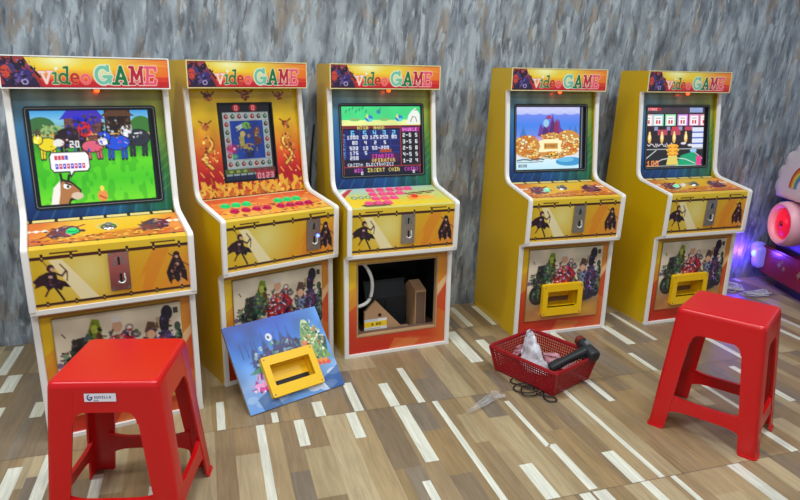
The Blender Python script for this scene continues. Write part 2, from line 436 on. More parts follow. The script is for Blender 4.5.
def marquee_art():
    c = Cv(300, 58); U, V = c.U, c.V
    shade_rows(c, [(0, (226, 208, 90)), (.35, (240, 206, 44)), (.62, (238, 140, 40)), (.82, (214, 44, 36)), (1, (176, 22, 34))])
    c.mix(np.clip(1 - np.hypot((U - .33) / .16, (V - .12) / .34), 0, 1) * 1.2, (240, 240, 170))
    c.mix(np.clip((U - .60) / .4, 0, 1) * np.clip(1 - V * .5, 0, 1) * .9, (226, 84, 30))
    c.mix(((U > .82) & (V > .62)) * .6, (200, 30, 40))
    for k in range(4):
        c.line([(110 + 50 * k, 26 - 5 * k), (300, 4 + 4 * k)], 1.6, (244, 196, 70), .5)
    c.rect(0, 43, 300, 58, (190, 26, 34), .75)
    c.line([(60, 43), (130, 45), (210, 42), (300, 44)], 3, (220, 60, 34))
    # dark riders at the left end
    c.poly([(0, 0), (42, 0), (50, 18), (64, 34), (70, 58), (0, 58)], (150, 40, 44), .9)
    for p in ([(0, 10), (18, 4), (30, 14), (44, 16), (40, 30), (58, 40), (66, 58), (10, 58), (0, 30)], ):
        c.poly(p, (38, 30, 62))
    c.ell(38, 13, 6, 6, (26, 22, 30)); c.ell(20, 20, 9, 11, (64, 54, 110)); c.ell(42, 34, 11, 13, (56, 44, 108)); c.ell(10, 28, 8, 12, (200, 70, 50))
    c.ell(40, 47, 7, 6, (150, 140, 190)); c.ell(40, 47, 4, 3.4, (40, 30, 70)); c.line([(8, 4), (26, 14), (32, 36)], 3, (24, 20, 34)); c.line([(54, 22), (66, 38)], 4, (30, 24, 40))
    c.line([(22, 0), (24, 10)], 3, (24, 22, 30)); c.ell(28, 40, 5, 9, (96, 80, 150)); c.rect(0, 52, 62, 58, (44, 20, 50))
    c.busy(32, 30, 32, 26, [(30, 24, 36), (60, 50, 110), (120, 100, 170), (24, 20, 28), (180, 60, 60), (90, 40, 60)], 70, 3, 2.6)
    c.ell(40, 47, 6, 5, (160, 150, 200)); c.ell(40, 47, 3.4, 3, (40, 30, 70))
    # lettering
    W_ = (236, 232, 214)
    fx = lambda x: 69 + (x - 72) * .95
    def L(strokes, w, col, out=0, oc=W_):
        strokes = [[(fx(x), y) for x, y in s] for s in strokes]
        if out:
            for s in strokes: c.line(s, w + out, oc)
        for s in strokes: c.line(s, w, col)
    L([[(72, 29), (79, 49), (87, 28)], [(68, 29), (77, 29)], [(83, 28), (90, 28)]], 4.2, (236, 214, 206), 1.5, (226, 120, 100))
    L([[(97, 30), (95, 48)], [(92, 31), (97, 30)], [(91, 49), (100, 49)]], 4.2, (40, 130, 62), 1.6); c.ell(fx(98.5), 22, 3.2, 3.2, (230, 240, 220))
    o = [(110 + 7 * math.cos(t), 40 + 8.5 * math.sin(t)) for t in np.linspace(0, 6.3, 18)]
    L([o, [(119, 19), (116, 49), (121, 49)], [(113, 20), (119, 19)]], 4.4, (34, 110, 50), 1.2)
    o = [(131 + 6.5 * math.cos(t), 40 + 8.5 * math.sin(t)) for t in np.linspace(-.0, -5.2, 16)]
    L([o, [(126, 40), (137.5, 40)]], 4.2, (178, 30, 44), 1.2, (230, 170, 90))
    o = [(151 + 7 * math.cos(t), 41 + 8 * math.sin(t)) for t in np.linspace(0, 6.3, 18)]
    L([o], 4.6, (232, 96, 110), 1.2, (240, 180, 150))
    c.ell(fx(184), 33, 18, 21, (206, 232, 206), .75)
    o = [(184 + 12.5 * math.cos(t), 33 + 15 * math.sin(t)) for t in np.linspace(-.75, -5.6, 20)]
    L([o, [(197, 48), (197, 36), (187, 36)], [(200, 36), (186, 36)], [(194, 16), (194, 24)]], 6.4, (112, 190, 160), 2.6, (232, 240, 226))
    L([[(208, 49), (219, 17), (228, 49)], [(212, 39), (226, 39)], [(203, 49), (213, 49)], [(223, 49), (233, 49)]], 6.2, (14, 112, 58), 2.6)
    L([[(239, 49), (242, 17), (249, 40), (259, 17), (259, 49)], [(235, 49), (244, 49)], [(254, 49), (264, 49)], [(237, 17), (243, 17)], [(258, 17), (264, 17)]], 5.6, (178, 26, 52), 2.6)
    L([[(270, 49), (273, 17)], [(268, 17), (288, 17), (288, 23)], [(271, 33), (283, 33)], [(266, 49), (286, 49), (287, 42)]], 5.6, (226, 86, 110), 2.4, (240, 200, 190))
    c.rect(0, 0, 300, 1.4, (90, 84, 60)); c.rect(0, 56.5, 300, 58, (120, 30, 40))
    return c.out()

def bezel_blue():
    c = Cv(150, 140); U, V = c.U[..., None], c.V[..., None]
    st = [(0, ((120, 146, 150), (150, 152, 116), (140, 138, 44))), (.3, ((58, 122, 172), (104, 140, 128), (118, 134, 36))), (.65, ((28, 84, 150), (40, 100, 140), (52, 116, 48))), (1, ((12, 40, 96), (18, 62, 118), (20, 86, 52)))]
    for k in range(3):
        cols = [np.interp(c.V, [s[0] for s in st], [s[1][i][k] for s in st]) for i in range(3)]
        c.a[..., k] = np.where(c.U < .5, cols[0] * (1 - 2 * c.U) + cols[1] * 2 * c.U, cols[1] * (2 - 2 * c.U) + cols[2] * (2 * c.U - 1))
    n = vnoise(c.h * SS, c.w * SS, 16, 3, 3)
    c.a *= (.82 + .4 * n)[..., None]
    for i in range(9):
        x = 6 + 17 * i
        c.line([(x, 140), (x + 26 - i * 3, 96)], 2.2, (90, 170, 200), .25)
    for i in range(5): c.line([(150, 60 + i * 12), (122, 90 + i * 10)], 1.6, (150, 190, 90), .3)
    return c.out()

def bezel_fire():
    c = Cv(170, 156)
    shade_rows(c, [(0, (204, 178, 20)), (.30, (214, 174, 24)), (.50, (214, 126, 28)), (.66, (198, 62, 24)), (.8, (176, 20, 26)), (1, (150, 10, 20))])
    c.noise(.1, 10, 5)
    r = np.random.default_rng(4)
    for i in range(8):   # flames along the foot
        x = 10 + i * 21 + r.uniform(-3, 3); h = r.uniform(16, 30); col = (232, 178, 54)
        c.poly([(x - 10, 154), (x - 12, 146), (x - 6, 140), (x - 7, 130), (x, 154 - h), (x + 3, 138), (x + 9, 134), (x + 8, 144), (x + 12, 150), (x + 6, 155)], col)
        c.poly([(x - 5, 154), (x - 5, 148), (x, 142), (x + 5, 148), (x + 4, 154)], (206, 96, 30))
    for x in (30, 86, 140):     # horned heads along the head
        y = 11 if x != 86 else 9; k = 1.25 if x == 86 else .9
        c.ell(x, y, 5 * k, 5 * k, (150, 84, 30)); c.line([(x - 10 * k, y - 5), (x - 4, y), (x + 4, y), (x + 10 * k, y - 5)], 2.2, (90, 40, 20)); c.ell(x, y + 5 * k, 3 * k, 3.4 * k, (196, 120, 40))
        c.ell(x, y + 6.5 * k, 1.5, 1.2, (80, 20, 20))
    for x in (22, 148):
        y = 50
        c.ell(x, y + 3, 4.5, 5, (190, 100, 34)); c.line([(x - 9, y - 4), (x - 3, y), (x + 3, y), (x + 9, y - 4)], 2, (120, 50, 20)); c.ell(x, y + 8, 3, 3, (208, 140, 50))
        s = [(x + 7 * math.sin(t * 1.15 + (0 if x < 80 else 3.1)), 68 + 7.4 * t) for t in np.linspace(0, 6, 26)]
        c.line(s, 7, (120, 50, 24)); c.line(s, 4.4, (222, 152, 44)); c.line(s, 1.4, (248, 214, 110))
        c.ell(x, 70, 5, 5, (226, 160, 50)); c.ell(x - 1, 69, 1.4, 1.4, (60, 20, 10))
        for q in range(5): c.line([(x - 14 + q * 7, 118 - q % 2 * 20), (x - 10 + q * 7, 124 - q % 2 * 20)], 2, (244, 190, 90), .8)
    for x in (22, 148): c.busy(x, 92, 12, 26, [(240, 190, 70), (120, 50, 24), (210, 120, 40), (250, 220, 130)], 46, x, 2)
    for x, y in ((30, 12), (86, 10), (140, 12), (22, 54), (148, 54)): c.busy(x, y, 7, 6, [(110, 50, 20), (190, 110, 40), (80, 30, 20), (226, 160, 70)], 22, x + y, 1.6)
    c.busy(85, 142, 84, 12, [(246, 206, 90), (214, 110, 30), (180, 40, 24), (230, 160, 50)], 90, 5, 3)
    for i in range(16):
        x, y = r.uniform(6, 164), r.uniform(58, 130); c.ell(x, y, 1.2, 1.2, (250, 220, 140))
    return c.out()

def panel_gold(flip=False):
    c = Cv(180, 90)
    shade_rows(c, [(0, (232, 196, 60)), (.5, (230, 176, 34)), (1, (214, 160, 30))])
    U, V = c.U, c.V
    c.mix(np.clip(1 - (U + (V - .2) * .25) / .33, 0, 1) * 1.3 * (V > .12), (214, 112, 42))
    c.mix(np.clip((U - .74 + (V - .3) * .25) / .26, 0, 1) * 1.2 * (V > .12), (224, 136, 46))
    c.mix(np.clip((V - .60 - .08 * np.sin(U * 7)) / .1, 0, 1) * .6, (190, 76, 34))
    c.rect(0, 0, 180, 9, (228, 210, 130)); c.line([(0, 9.5), (180, 9.5)], 1.6, (70, 40, 20))
    for i in range(7): c.rect(2 + i * 29, 0, 6 + i * 29, 9, (40, 28, 20))
    # small prints either side
    for (x, f) in ((40, 1), (146, -1)):
        c.poly([(x - 20, 50), (x - 12, 34), (x + 2, 24), (x + 16, 30), (x + 20, 46), (x + 8, 60), (x - 14, 62)], (96, 30, 60))
        c.poly([(x - 8, 40), (x, 28), (x + 12, 32), (x + 8, 50)], (60, 40, 90)); c.ell(x + 4, 32, 5, 5, (200, 150, 120)); c.line([(x - 26, 58), (x + 24, 26)], 3, (140, 30, 40))
        for q in range(3): c.poly([(x - f * (26 + q * 9), 36), (x - f * (21 + q * 9), 32), (x - f * (16 + q * 9), 36), (x - f * (21 + q * 9), 41)], (240, 226, 214))
    c.busy(40, 44, 22, 16, [(96, 30, 60), (60, 40, 90), (200, 60, 50), (40, 24, 40), (226, 200, 190), (150, 40, 50)], 60, 6, 2.6); c.busy(146, 44, 20, 16, [(96, 30, 60), (60, 30, 50), (150, 40, 50), (40, 24, 40), (206, 150, 140)], 54, 7, 2.4)
    c.busy(90, 66, 88, 7, [(150, 44, 30), (214, 130, 50), (232, 180, 60), (232, 190, 100)], 80, 9, 2.2)
    c.ell(90, 36, 13, 11, (214, 190, 110)); c.ell(90, 36, 10, 8, (196, 160, 60))
    r = np.random.default_rng(8)
    for i in range(40): c.ell(r.uniform(4, 176), r.uniform(56, 74), r.uniform(1, 4), r.uniform(.6, 1.6), (236, 190, 90) if i % 2 else (120, 30, 24))
    shade = (226, 186, 52); c.rect(0, 78, 180, 90, shade); c.line([(0, 77), (180, 76)], 2, (90, 46, 20))
    for i in range(6): c.rect(14 + i * 30, 74, 17 + i * 30, 79, (50, 30, 20))
    return c.out()

def panel_fire():
    c = Cv(180, 90)
    shade_rows(c, [(0, (206, 60, 30)), (.3, (222, 110, 44)), (.6, (232, 156, 52)), (1, (226, 180, 60))])
    r = np.random.default_rng(3)
    for i in range(60):
        x, y = r.uniform(2, 178), r.uniform(4, 84); c.ell(x, y, r.uniform(3, 10), r.uniform(1, 3), [(238, 190, 70), (206, 60, 36), (226, 120, 50)][i % 3], .75)
    c.busy(90, 56, 88, 24, [(246, 206, 100), (206, 60, 36), (232, 130, 50), (236, 90, 60), (120, 50, 30)], 130, 12, 3)
    c.rect(0, 0, 180, 4, (214, 190, 130))
    c.rect(0, 80, 180, 90, (230, 200, 70)); c.line([(0, 79), (180, 79)], 1.6, (120, 50, 26))
    return c.out()

def panel_poker():
    c = Cv(180, 90)
    c.corners((176, 206, 214), (170, 200, 170), (196, 210, 60), (224, 204, 40))
    c.mix(np.clip((c.V - .45 + (c.U - .5) * -.5) * 3, 0, 1), (236, 202, 30))
    c.poly([(0, 30), (22, 4), (30, 4), (0, 46)], (200, 60, 60)); c.poly([(0, 20), (16, 4), (20, 4), (0, 28)], (240, 240, 230))
    for x in (20, 32, 44): c.ell(x, 42, 5, 6, (70, 120, 90)); c.ell(x, 42, 3, 4, (190, 210, 180))
    c.poly([(20, 76), (40, 62), (64, 66), (72, 80), (30, 84)], (90, 90, 50))
    for i in range(7): c.ell(112 + i * 9, 34 + (i % 2) * 5 - i, 6, 3, (120, 84, 30)); c.line([(108 + i * 9, 36 - i), (116 + i * 9, 30 - i)], 1.4, (50, 36, 20))
    c.rect(110, 44, 152, 62, (244, 150, 50)); c.ell(140, 54, 20, 8, (246, 176, 60))
    c.rect(0, 82, 180, 90, (206, 204, 110)); c.rect(0, 0, 180, 2, (150, 180, 190))
    return c.out()

def warrior(c, x, y, s, f):
    """small dark printed figure: wide cloak, hood, staff"""
    D = (30, 20, 30)
    P = lambda pts: [(x + f * px * s, y + py * s) for px, py in pts]
    if f > 0:
        c.poly(P([(-6, -10), (-14, -7), (-22, 0), (-19, 4), (-21, 9), (-12, 6), (-6, 8)]), (44, 22, 34))
        c.poly(P([(-7, -10), (4, -10), (6, 2), (-3, 6), (-8, 2)]), D)
        c.poly(P([(-5, 3), (6, 0), (14, 4), (19, 12), (11, 10), (8, 15), (1, 9), (-6, 14), (-9, 8)]), D)
        c.ell(x - 1 * s, y - 15 * s, 4.4 * s, 4.8 * s, (48, 24, 36)); c.ell(x + .6 * s, y - 13.4 * s, 2.3 * s, 2.5 * s, (206, 160, 140))
        c.line(P([(4, -8), (11, -4), (15, -9)]), 2.2 * s, (60, 34, 44)); c.line(P([(10, -19), (17, -9), (16, 3)]), 1.3 * s, (70, 36, 22)); c.line(P([(-9, -26), (-4, -17)]), 1.3 * s, (150, 90, 40))
        c.line(P([(1, 9), (6, 19), (10, 28)]), 2.4 * s, D); c.line(P([(-5, 11), (-10, 20)]), 2.2 * s, (70, 30, 36)); c.ell(x - 2 * s, y - 4 * s, 2.6 * s, 2 * s, (190, 150, 150)); c.busy(x, y + 5 * s, 9 * s, 5 * s, [(24, 16, 26), (60, 40, 80), (90, 40, 50), (130, 100, 130)], 16, int(x), 1.3 * s)
    else:
        c.poly(P([(-4, -18), (4, -18), (10, -6), (14, 4), (11, 18), (4, 14), (0, 20), (-6, 14), (-13, 20), (-12, 4), (-8, -8)]), D)
        c.ell(x, y - 19 * s, 4.4 * s, 5 * s, (40, 22, 30)); c.ell(x, y - 16 * s, 2.2 * s, 2.4 * s, (210, 170, 150)); c.ell(x, y - 6 * s, 3 * s, 2.4 * s, (196, 150, 140))
        c.line(P([(-4, 8), (-5, 22)]), 1.8 * s, (200, 150, 120)); c.line(P([(6, 8), (9, 20)]), 1.8 * s, (60, 20, 24)); c.line(P([(-16, -2), (10, -22)]), 1.2 * s, (90, 50, 30)); c.busy(x, y + 2 * s, 8 * s, 13 * s, [(24, 16, 22), (90, 30, 30), (60, 30, 40), (170, 110, 90), (36, 20, 26)], 32, int(x) + 3, 1.6 * s)

def fascia_art():
    c = Cv(180, 74)
    c.corners((206, 176, 40), (214, 168, 34), (216, 178, 30), (222, 130, 36))
    U, V = c.U, c.V
    c.mix(np.clip(1 - np.hypot((U - .34) / .3, (V - .42) / .8), 0, 1) * 1.1, (222, 208, 120))
    c.poly([(20, 14), (34, 14), (76, 74), (54, 74)], (236, 226, 190), .8)
    c.poly([(104, 74), (136, 14), (156, 14), (128, 74)], (216, 124, 34), .6); c.poly([(96, 74), (126, 40), (118, 74)], (222, 160, 34), .7)
    c.mix(np.clip((U - .78) / .2, 0, 1) * (V > .3) * .45, (220, 140, 50))
    c.rect(0, 0, 180, 9, (224, 192, 50)); c.rect(0, 9, 180, 13, (62, 26, 22)); c.rect(0, 66, 180, 69.5, (62, 28, 22)); c.rect(0, 69.5, 180, 74, (222, 176, 60))
    for i in range(6): c.rect(12 + i * 31, 6, 15 + i * 31, 15, (40, 22, 20)); c.ell(13.5 + i * 31, 11, 1.1, 1.1, (210, 180, 90)); c.rect(12 + i * 31, 64, 15 + i * 31, 70.5, (40, 22, 20)); c.ell(13.5 + i * 31, 67.5, 1, 1, (230, 200, 120))
    c.rect(22, 5, 52, 7, (90, 60, 24)); c.rect(134, 4, 164, 6, (90, 60, 24))
    warrior(c, 22, 38, .95, 1); warrior(c, 164, 42, .95, -1)
    return c.out()

def base_art():
    c = Cv(150, 136)
    shade_rows(c, [(0, (206, 172, 60)), (.3, (214, 160, 40)), (.45, (206, 92, 34)), (.7, (196, 66, 30)), (1, (190, 40, 24))])
    U, V = c.U, c.V
    c.mix(np.clip((U - .8) * 5, 0, 1) * .9, (210, 122, 40))
    c.mix(np.clip((V - .55) * 2, 0, 1) * np.clip((U - .3) * 2, 0, 1) * .5, (206, 84, 40))
    c.poly([(0, 10), (0, 62), (10, 44), (14, 0), (0, 0)], (232, 190, 30), .9); c.poly([(0, 46), (14, 36), (18, 60), (0, 74)], (216, 150, 40), .8)
    c.poly([(150, 34), (128, 56), (132, 70), (150, 44)], (236, 206, 170), .7); c.poly([(150, 44), (128, 76), (150, 90)], (200, 70, 34), .8)
    c.poly([(58, 136), (92, 118), (150, 128), (150, 136)], (206, 96, 50), .6); c.poly([(70, 118), (110, 124), (96, 136), (60, 136)], (224, 150, 70), .5)
    c.rect(0, 0, 150, 5, (176, 120, 50))
    return c.out()

def poster_art():
    """a crowd of costumed figures in front of pale haze"""
    c = Cv(150, 132)
    shade_rows(c, [(0, (206, 196, 172)), (.5, (214, 200, 176)), (.72, (196, 160, 118)), (.85, (186, 130, 80)), (1, (196, 134, 74))])
    c.mix(np.clip(1 - np.hypot((c.U - .5) / .55, (c.V - .72) / .2), 0, 1) * 1.2, (84, 66, 58)); c.noise(.1, 9, 2)
    c.mix(np.clip(1 - np.hypot((c.U - .8) / .3, (c.V - .9) / .16), 0, 1), (214, 160, 60))
    c.line([(8, 46), (14, 48)], 2, (40, 34, 30)); c.line([(10, 22), (13, 27)], 1.2, (60, 50, 40))
    # green armoured pair
    c.ell(28, 52, 11, 22, (40, 54, 44)); c.ell(22, 84, 16, 18, (34, 44, 36)); c.ell(20, 86, 8, 8, (70, 110, 84)); c.ell(26, 44, 8, 9, (30, 36, 32)); c.ell(44, 42, 12, 20, (58, 100, 78))
    c.poly([(38, 26), (44, 8), (52, 10), (54, 28), (46, 34)], (120, 140, 40)); c.ell(46, 22, 4, 6, (176, 186, 70)); c.line([(20, 64), (38, 64)], 2.4, (170, 170, 90))
    # red robe
    c.poly([(52, 88), (54, 52), (64, 34), (80, 32), (94, 44), (98, 74), (92, 90)], (176, 26, 34)); c.poly([(70, 34), (78, 34), (80, 70), (74, 60)], (226, 190, 150))
    c.ell(72, 22, 6, 8, (206, 160, 130)); c.ell(72, 14, 6, 4, (214, 210, 206)); c.ell(86, 26, 5, 5, (150, 130, 120)); c.ell(86, 26, 2.6, 2.6, (226, 220, 210))
    for i in range(7):
        for j in range(2): c.ell(52 + i * 3.2 + j * 3, 42 + i * 6.5 - j * 4, 1.3, 1.3, (240, 230, 230)); c.ell(60 + i * 3 + j * 3, 40 + i * 6.5 - j * 3, 1.6, 1.6, (70, 40, 110))
    c.ell(92, 70, 9, 13, (30, 26, 40)); c.ell(94, 64, 3, 3, (220, 210, 200))
    # cap figure
    c.ell(112, 64, 10, 20, (120, 132, 160)); c.ell(111, 40, 7, 8, (210, 164, 130)); c.poly([(103, 36), (108, 22), (116, 24), (120, 36)], (90, 64, 46)); c.line([(106, 60), (118, 74)], 2, (220, 226, 236)); c.rect(118, 18, 128, 34, (176, 150, 116))
    # dark plumed knight
    c.ell(130, 66, 13, 24, (44, 40, 84)); c.ell(128, 28, 6, 14, (26, 26, 44)); c.ell(132, 14, 7, 10, (28, 28, 48)); c.ell(130, 44, 6, 7, (50, 50, 90)); c.line([(126, 56), (136, 90)], 3, (190, 190, 226))
    for i in range(9): c.ell(122 + (i * 5) % 18, 52 + i * 4.6, 1.8, 1.8, (150, 140, 210) if i % 2 else (140, 40, 60))
    c.ell(145, 60, 6, 22, (110, 140, 110)); c.ell(144, 34, 4, 6, (60, 80, 60)); c.rect(140, 8, 146, 16, (60, 56, 48)); c.ell(142, 84, 8, 12, (50, 56, 70))
    c.busy(75, 62, 74, 34, [(60, 54, 56), (40, 36, 44), (90, 76, 70), (70, 90, 70), (90, 70, 110), (130, 40, 44)], 230, 31, 3.2, .8)
    DK = [(24, 22, 28), (36, 34, 44), (50, 44, 50)]
    c.busy(26, 62, 18, 34, DK + [(50, 80, 60), (30, 50, 40), (110, 140, 100)], 90, 1, 2.8); c.busy(46, 34, 9, 22, DK + [(90, 120, 50), (150, 160, 60)], 40, 2, 2.2)
    c.busy(76, 60, 22, 28, [(190, 24, 34), (150, 16, 30), (220, 60, 50), (60, 30, 90), (230, 220, 230), (40, 24, 40)], 100, 3, 2.4)
    c.busy(112, 62, 12, 24, DK + [(130, 140, 180), (70, 70, 110), (210, 180, 150)], 60, 4, 2.2); c.busy(130, 56, 14, 38, DK + [(50, 44, 100), (80, 70, 150), (150, 150, 210), (120, 30, 60)], 110, 5, 2.4)
    c.busy(144, 66, 6, 28, DK + [(100, 130, 100), (70, 90, 70)], 36, 6, 2.2); c.busy(74, 92, 66, 9, DK + [(90, 60, 50)], 90, 7, 3.4, .7)
    c.ell(72, 21, 5, 6.5, (206, 160, 130)); c.ell(111, 40, 5.4, 6, (210, 164, 130)); c.ell(72, 13, 6, 4, (214, 210, 206))
    c.ell(60, 96, 30, 8, (70, 50, 50), .6); c.ell(118, 92, 22, 10, (44, 38, 60), .7)
    for (x0, y0, x1, y1) in ((0, 0, 150, 1.6), (0, 0, 1.4, 132)): c.rect(x0, y0, x1, y1, (120, 96, 60))
    return c.out()

def loose_art():
    c = Cv(180, 150)
    shade_rows(c, [(0, (16, 64, 160)), (.3, (40, 108, 200)), (.5, (84, 138, 206)), (.7, (130, 164, 210)), (1, (90, 136, 196))])
    c.mix(np.clip((c.U - .55) * 1.6, 0, 1) * (1 - c.V), (110, 176, 232)); c.noise(.14, 8, 6)
    for i, (x, h) in enumerate(((40, 34), (62, 44), (84, 40), (96, 52), (110, 46))):
        c.poly([(x - 9, 78), (x - 5, 70 - h * .5), (x, 78 - h), (x + 5, 70 - h * .5), (x + 10, 78)], (46, 66, 128)); c.line([(x, 78 - h), (x, 66 - h)], 1.4, (40, 60, 120))
    for x in (20, 30, 46): c.line([(x, 60), (x - 1, 34)], 1.5, (30, 60, 130))
    c.poly([(30, 84), (50, 60), (80, 56), (100, 40), (124, 50), (140, 80), (110, 92), (50, 96)], (54, 52, 104)); c.poly([(20, 88), (56, 72), (100, 66), (140, 70), (120, 84), (60, 92)], (70, 130, 110)); c.poly([(60, 84), (90, 70), (120, 72), (104, 86)], (60, 40, 84))
    c.ell(74, 34, 6, 7, (214, 222, 236)); c.ell(73, 34, 2, 2.4, (40, 40, 60))
    c.poly([(126, 60), (138, 26), (150, 20), (160, 44), (166, 70), (176, 96), (140, 92)], (120, 160, 90)); c.ell(146, 28, 7, 9, (190, 206, 150)); c.ell(134, 62, 10, 6, (206, 120, 70)); c.poly([(160, 40), (178, 60), (172, 84), (164, 70)], (50, 96, 84)); c.line([(130, 84), (170, 44)], 2.4, (226, 230, 200)); c.line([(148, 90), (174, 66)], 2, (30, 50, 50))
    c.busy(84, 66, 50, 24, [(40, 44, 96), (60, 60, 120), (80, 140, 120), (30, 34, 70), (110, 90, 150), (150, 190, 200)], 170, 1, 3); c.busy(152, 58, 20, 36, [(110, 160, 90), (190, 210, 150), (60, 110, 90), (230, 230, 200), (206, 120, 70), (30, 60, 60)], 130, 2, 2.6)
    c.busy(40, 112, 26, 10, [(206, 60, 150), (236, 150, 200), (120, 40, 120), (240, 220, 240)], 60, 3, 2.4)
    # jagged title strip, too small to read in the place itself
    for i in range(15):
        x = 30 + i * 6.4; y = 94 - i * 1.1
        c.poly([(x, y + 7), (x + 2, y - 5 + (i % 3)), (x + 5.4, y - 4), (x + 4.6, y + 8)], (190, 60, 140) if i % 2 else (226, 150, 196)); c.line([(x + 1, y + 6), (x + 4, y - 3)], 1, (50, 20, 60))
    for i in range(9): c.ell(28 + i * 5, 108 + (i * 7) % 14, 5, 3.4, (206, 60, 150) if i % 2 else (236, 150, 200))
    for i in range(6): c.ell(146 + i * 4, 96 + (i * 5) % 9, 4, 4, (224, 84, 60) if i % 2 else (230, 150, 60))
    for i in range(10): c.ell(80 + (i * 37) % 96, 118 + (i * 11) % 26, 14, 6, (226, 234, 244), .7)
    for i in range(5): c.ell(12 + i * 13, 128 + (i * 9) % 14, 10, 6, (170, 196, 226), .5)
    c.poly([(20, 130), (46, 118), (60, 150), (26, 150)], (40, 70, 120), .6); c.poly([(140, 130), (180, 112), (180, 150), (150, 150)], (20, 60, 130), .6)
    return c.out()

def scr_horse():
    c = Cv(168, 128)
    shade_rows(c, [(0, (60, 150, 220)), (.12, (130, 196, 226)), (.30, (110, 150, 90)), (.36, (50, 140, 30)), (.55, (96, 216, 30)), (.75, (70, 200, 26)), (1, (120, 226, 40))])
    c.mix((c.V > .42) * (vnoise(128 * SS, 168 * SS, 30, 4, 14) > .62) * .35, (30, 150, 16))
    c.ell(16, 22, 18, 12, (60, 110, 60)); c.ell(30, 30, 16, 9, (150, 180, 110)); c.ell(150, 24, 16, 14, (60, 120, 50)); c.rect(46, 8, 96, 42, (110, 70, 60)); c.poly([(40, 14), (52, 0), (90, 0), (100, 14), (92, 12), (50, 12)], (60, 50, 190)); c.rect(58, 10, 82, 24, (30, 40, 200)); c.ell(86, 12, 8, 8, (70, 50, 170))
    for i in range(5): c.line([(46, 18 + i * 6), (96, 18 + i * 6)], .9, (70, 40, 40))
    c.rect(100, 2, 136, 36, (70, 40, 26)); c.rect(104, 8, 132, 34, (36, 22, 18)); c.poly([(94, 10), (118, -6), (142, 10)], (90, 60, 40))
    c.line([(6, 34), (160, 34)], 2, (220, 170, 80)); c.line([(6, 42), (160, 42)], 2, (200, 150, 70))
    for x in range(8, 164, 22): c.line([(x, 30), (x, 48)], 2, (210, 160, 80))
    c.rect(0, 44, 168, 50, (60, 150, 40))
    def animal(x, y, w, h, col, head, d=1):
        D = (20, 20, 24)
        for q in (-.34, -.2, .2, .34): c.line([(x + q * w, y), (x + q * w + d, y + h * .95)], 4, D); c.line([(x + q * w, y), (x + q * w + d, y + h * .88)], 2.6, col)
        c.ell(x, y, w * .5 + 1, h * .42 + 1, D); c.ell(x, y, w * .5, h * .42, col)
        c.ell(x + d * w * .5, y - h * .35, w * .24 + 1, h * .32 + 1, D); c.ell(x + d * w * .5, y - h * .35, w * .24, h * .32, head)
        c.ell(x + d * w * .62, y - h * .22, w * .12, h * .14, tuple(min(255, v + 60) for v in head)); c.ell(x + d * w * .48, y - h * .45, 1.4, 1.6, (250, 250, 250))
        for e in (-.08, .08): c.line([(x + d * w * .45 + e * w, y - h * .6), (x + d * w * .45 + e * w * 1.6, y - h * .8)], 2.4, D)
    animal(22, 46, 24, 20, (236, 214, 30), (240, 220, 40), -1); animal(52, 38, 40, 30, (34, 22, 26), (206, 30, 34)); animal(144, 40, 32, 26, (44, 48, 60), (230, 232, 236), -1); animal(114, 46, 34, 24, (30, 80, 214), (34, 84, 220), -1); animal(80, 50, 28, 18, (222, 96, 120), (230, 220, 220)); c.ell(72, 26, 9, 9, (206, 30, 34)); c.busy(140, 38, 12, 7, [(230, 232, 236), (44, 48, 60)], 14, 9, 2.4)
    c.ell(36, 44, 7, 5, (230, 230, 226)); c.text(50, 42, '20', 1.8, (245, 245, 245))
    c.poly([(24, 56), (70, 56), (74, 62), (74, 78), (70, 84), (52, 84), (46, 92), (45, 84), (26, 84), (21, 78), (21, 61)], (20, 20, 20)); c.poly([(25, 57.5), (69, 57.5), (72.6, 62), (72.6, 78), (69, 82.5), (51, 82.5), (47, 88), (46.4, 82.5), (26, 82.5), (22.5, 78), (22.5, 62)], (250, 250, 250))
    for i in range(4): c.rect(28 + i * 4.6, 61, 31.6 + i * 4.6, 67, (206, 60, 90) if i != 3 else (90, 80, 200))
    for i in range(8): c.rect(28 + i * 5, 72, 32 + i * 5, 79, [(90, 70, 200), (206, 60, 110)][i % 2]); c.rect(29 + i * 5, 74, 30.6 + i * 5, 76, (240, 240, 250))
    c.busy(72, 24, 30, 18, [(70, 50, 190), (110, 70, 60), (40, 40, 150), (60, 40, 40), (30, 26, 60)], 60, 1, 2.4); c.busy(118, 24, 18, 16, [(70, 40, 26), (36, 22, 18), (110, 80, 50), (180, 190, 200)], 40, 2, 2.2)
    c.busy(20, 28, 20, 8, [(60, 110, 60), (150, 180, 110), (90, 70, 50)], 30, 3, 2); c.busy(84, 48, 60, 10, [(20, 20, 24), (230, 230, 226), (30, 80, 214), (206, 40, 50)], 50, 4, 1.6)
    # horse looking up from the foot of the picture
    c.poly([(18, 128), (26, 104), (34, 92), (46, 96), (58, 108), (56, 120), (44, 122), (40, 128)], (20, 16, 14)); c.poly([(20, 128), (27, 106), (34, 95), (45, 98), (56, 109), (54, 118), (42, 119), (38, 128)], (176, 118, 66)); c.poly([(16, 128), (22, 104), (32, 94), (30, 112), (26, 128)], (244, 240, 232)); c.line([(34, 94), (33, 86)], 3, (24, 18, 16)); c.line([(42, 96), (44, 88)], 3, (24, 18, 16)); c.ell(40, 102, 5, 4, (250, 250, 250)); c.ell(41, 103, 1.7, 2, (10, 10, 10)); c.ell(52, 116, 8, 5, (220, 196, 170)); c.line([(38, 98), (45, 101)], 2, (20, 16, 16))
    c.ell(86, 118, 7, 8, (236, 150, 70)); c.ell(86, 108, 3, 4, (240, 220, 90)); c.line([(82, 118), (90, 122)], 2, (190, 70, 40))
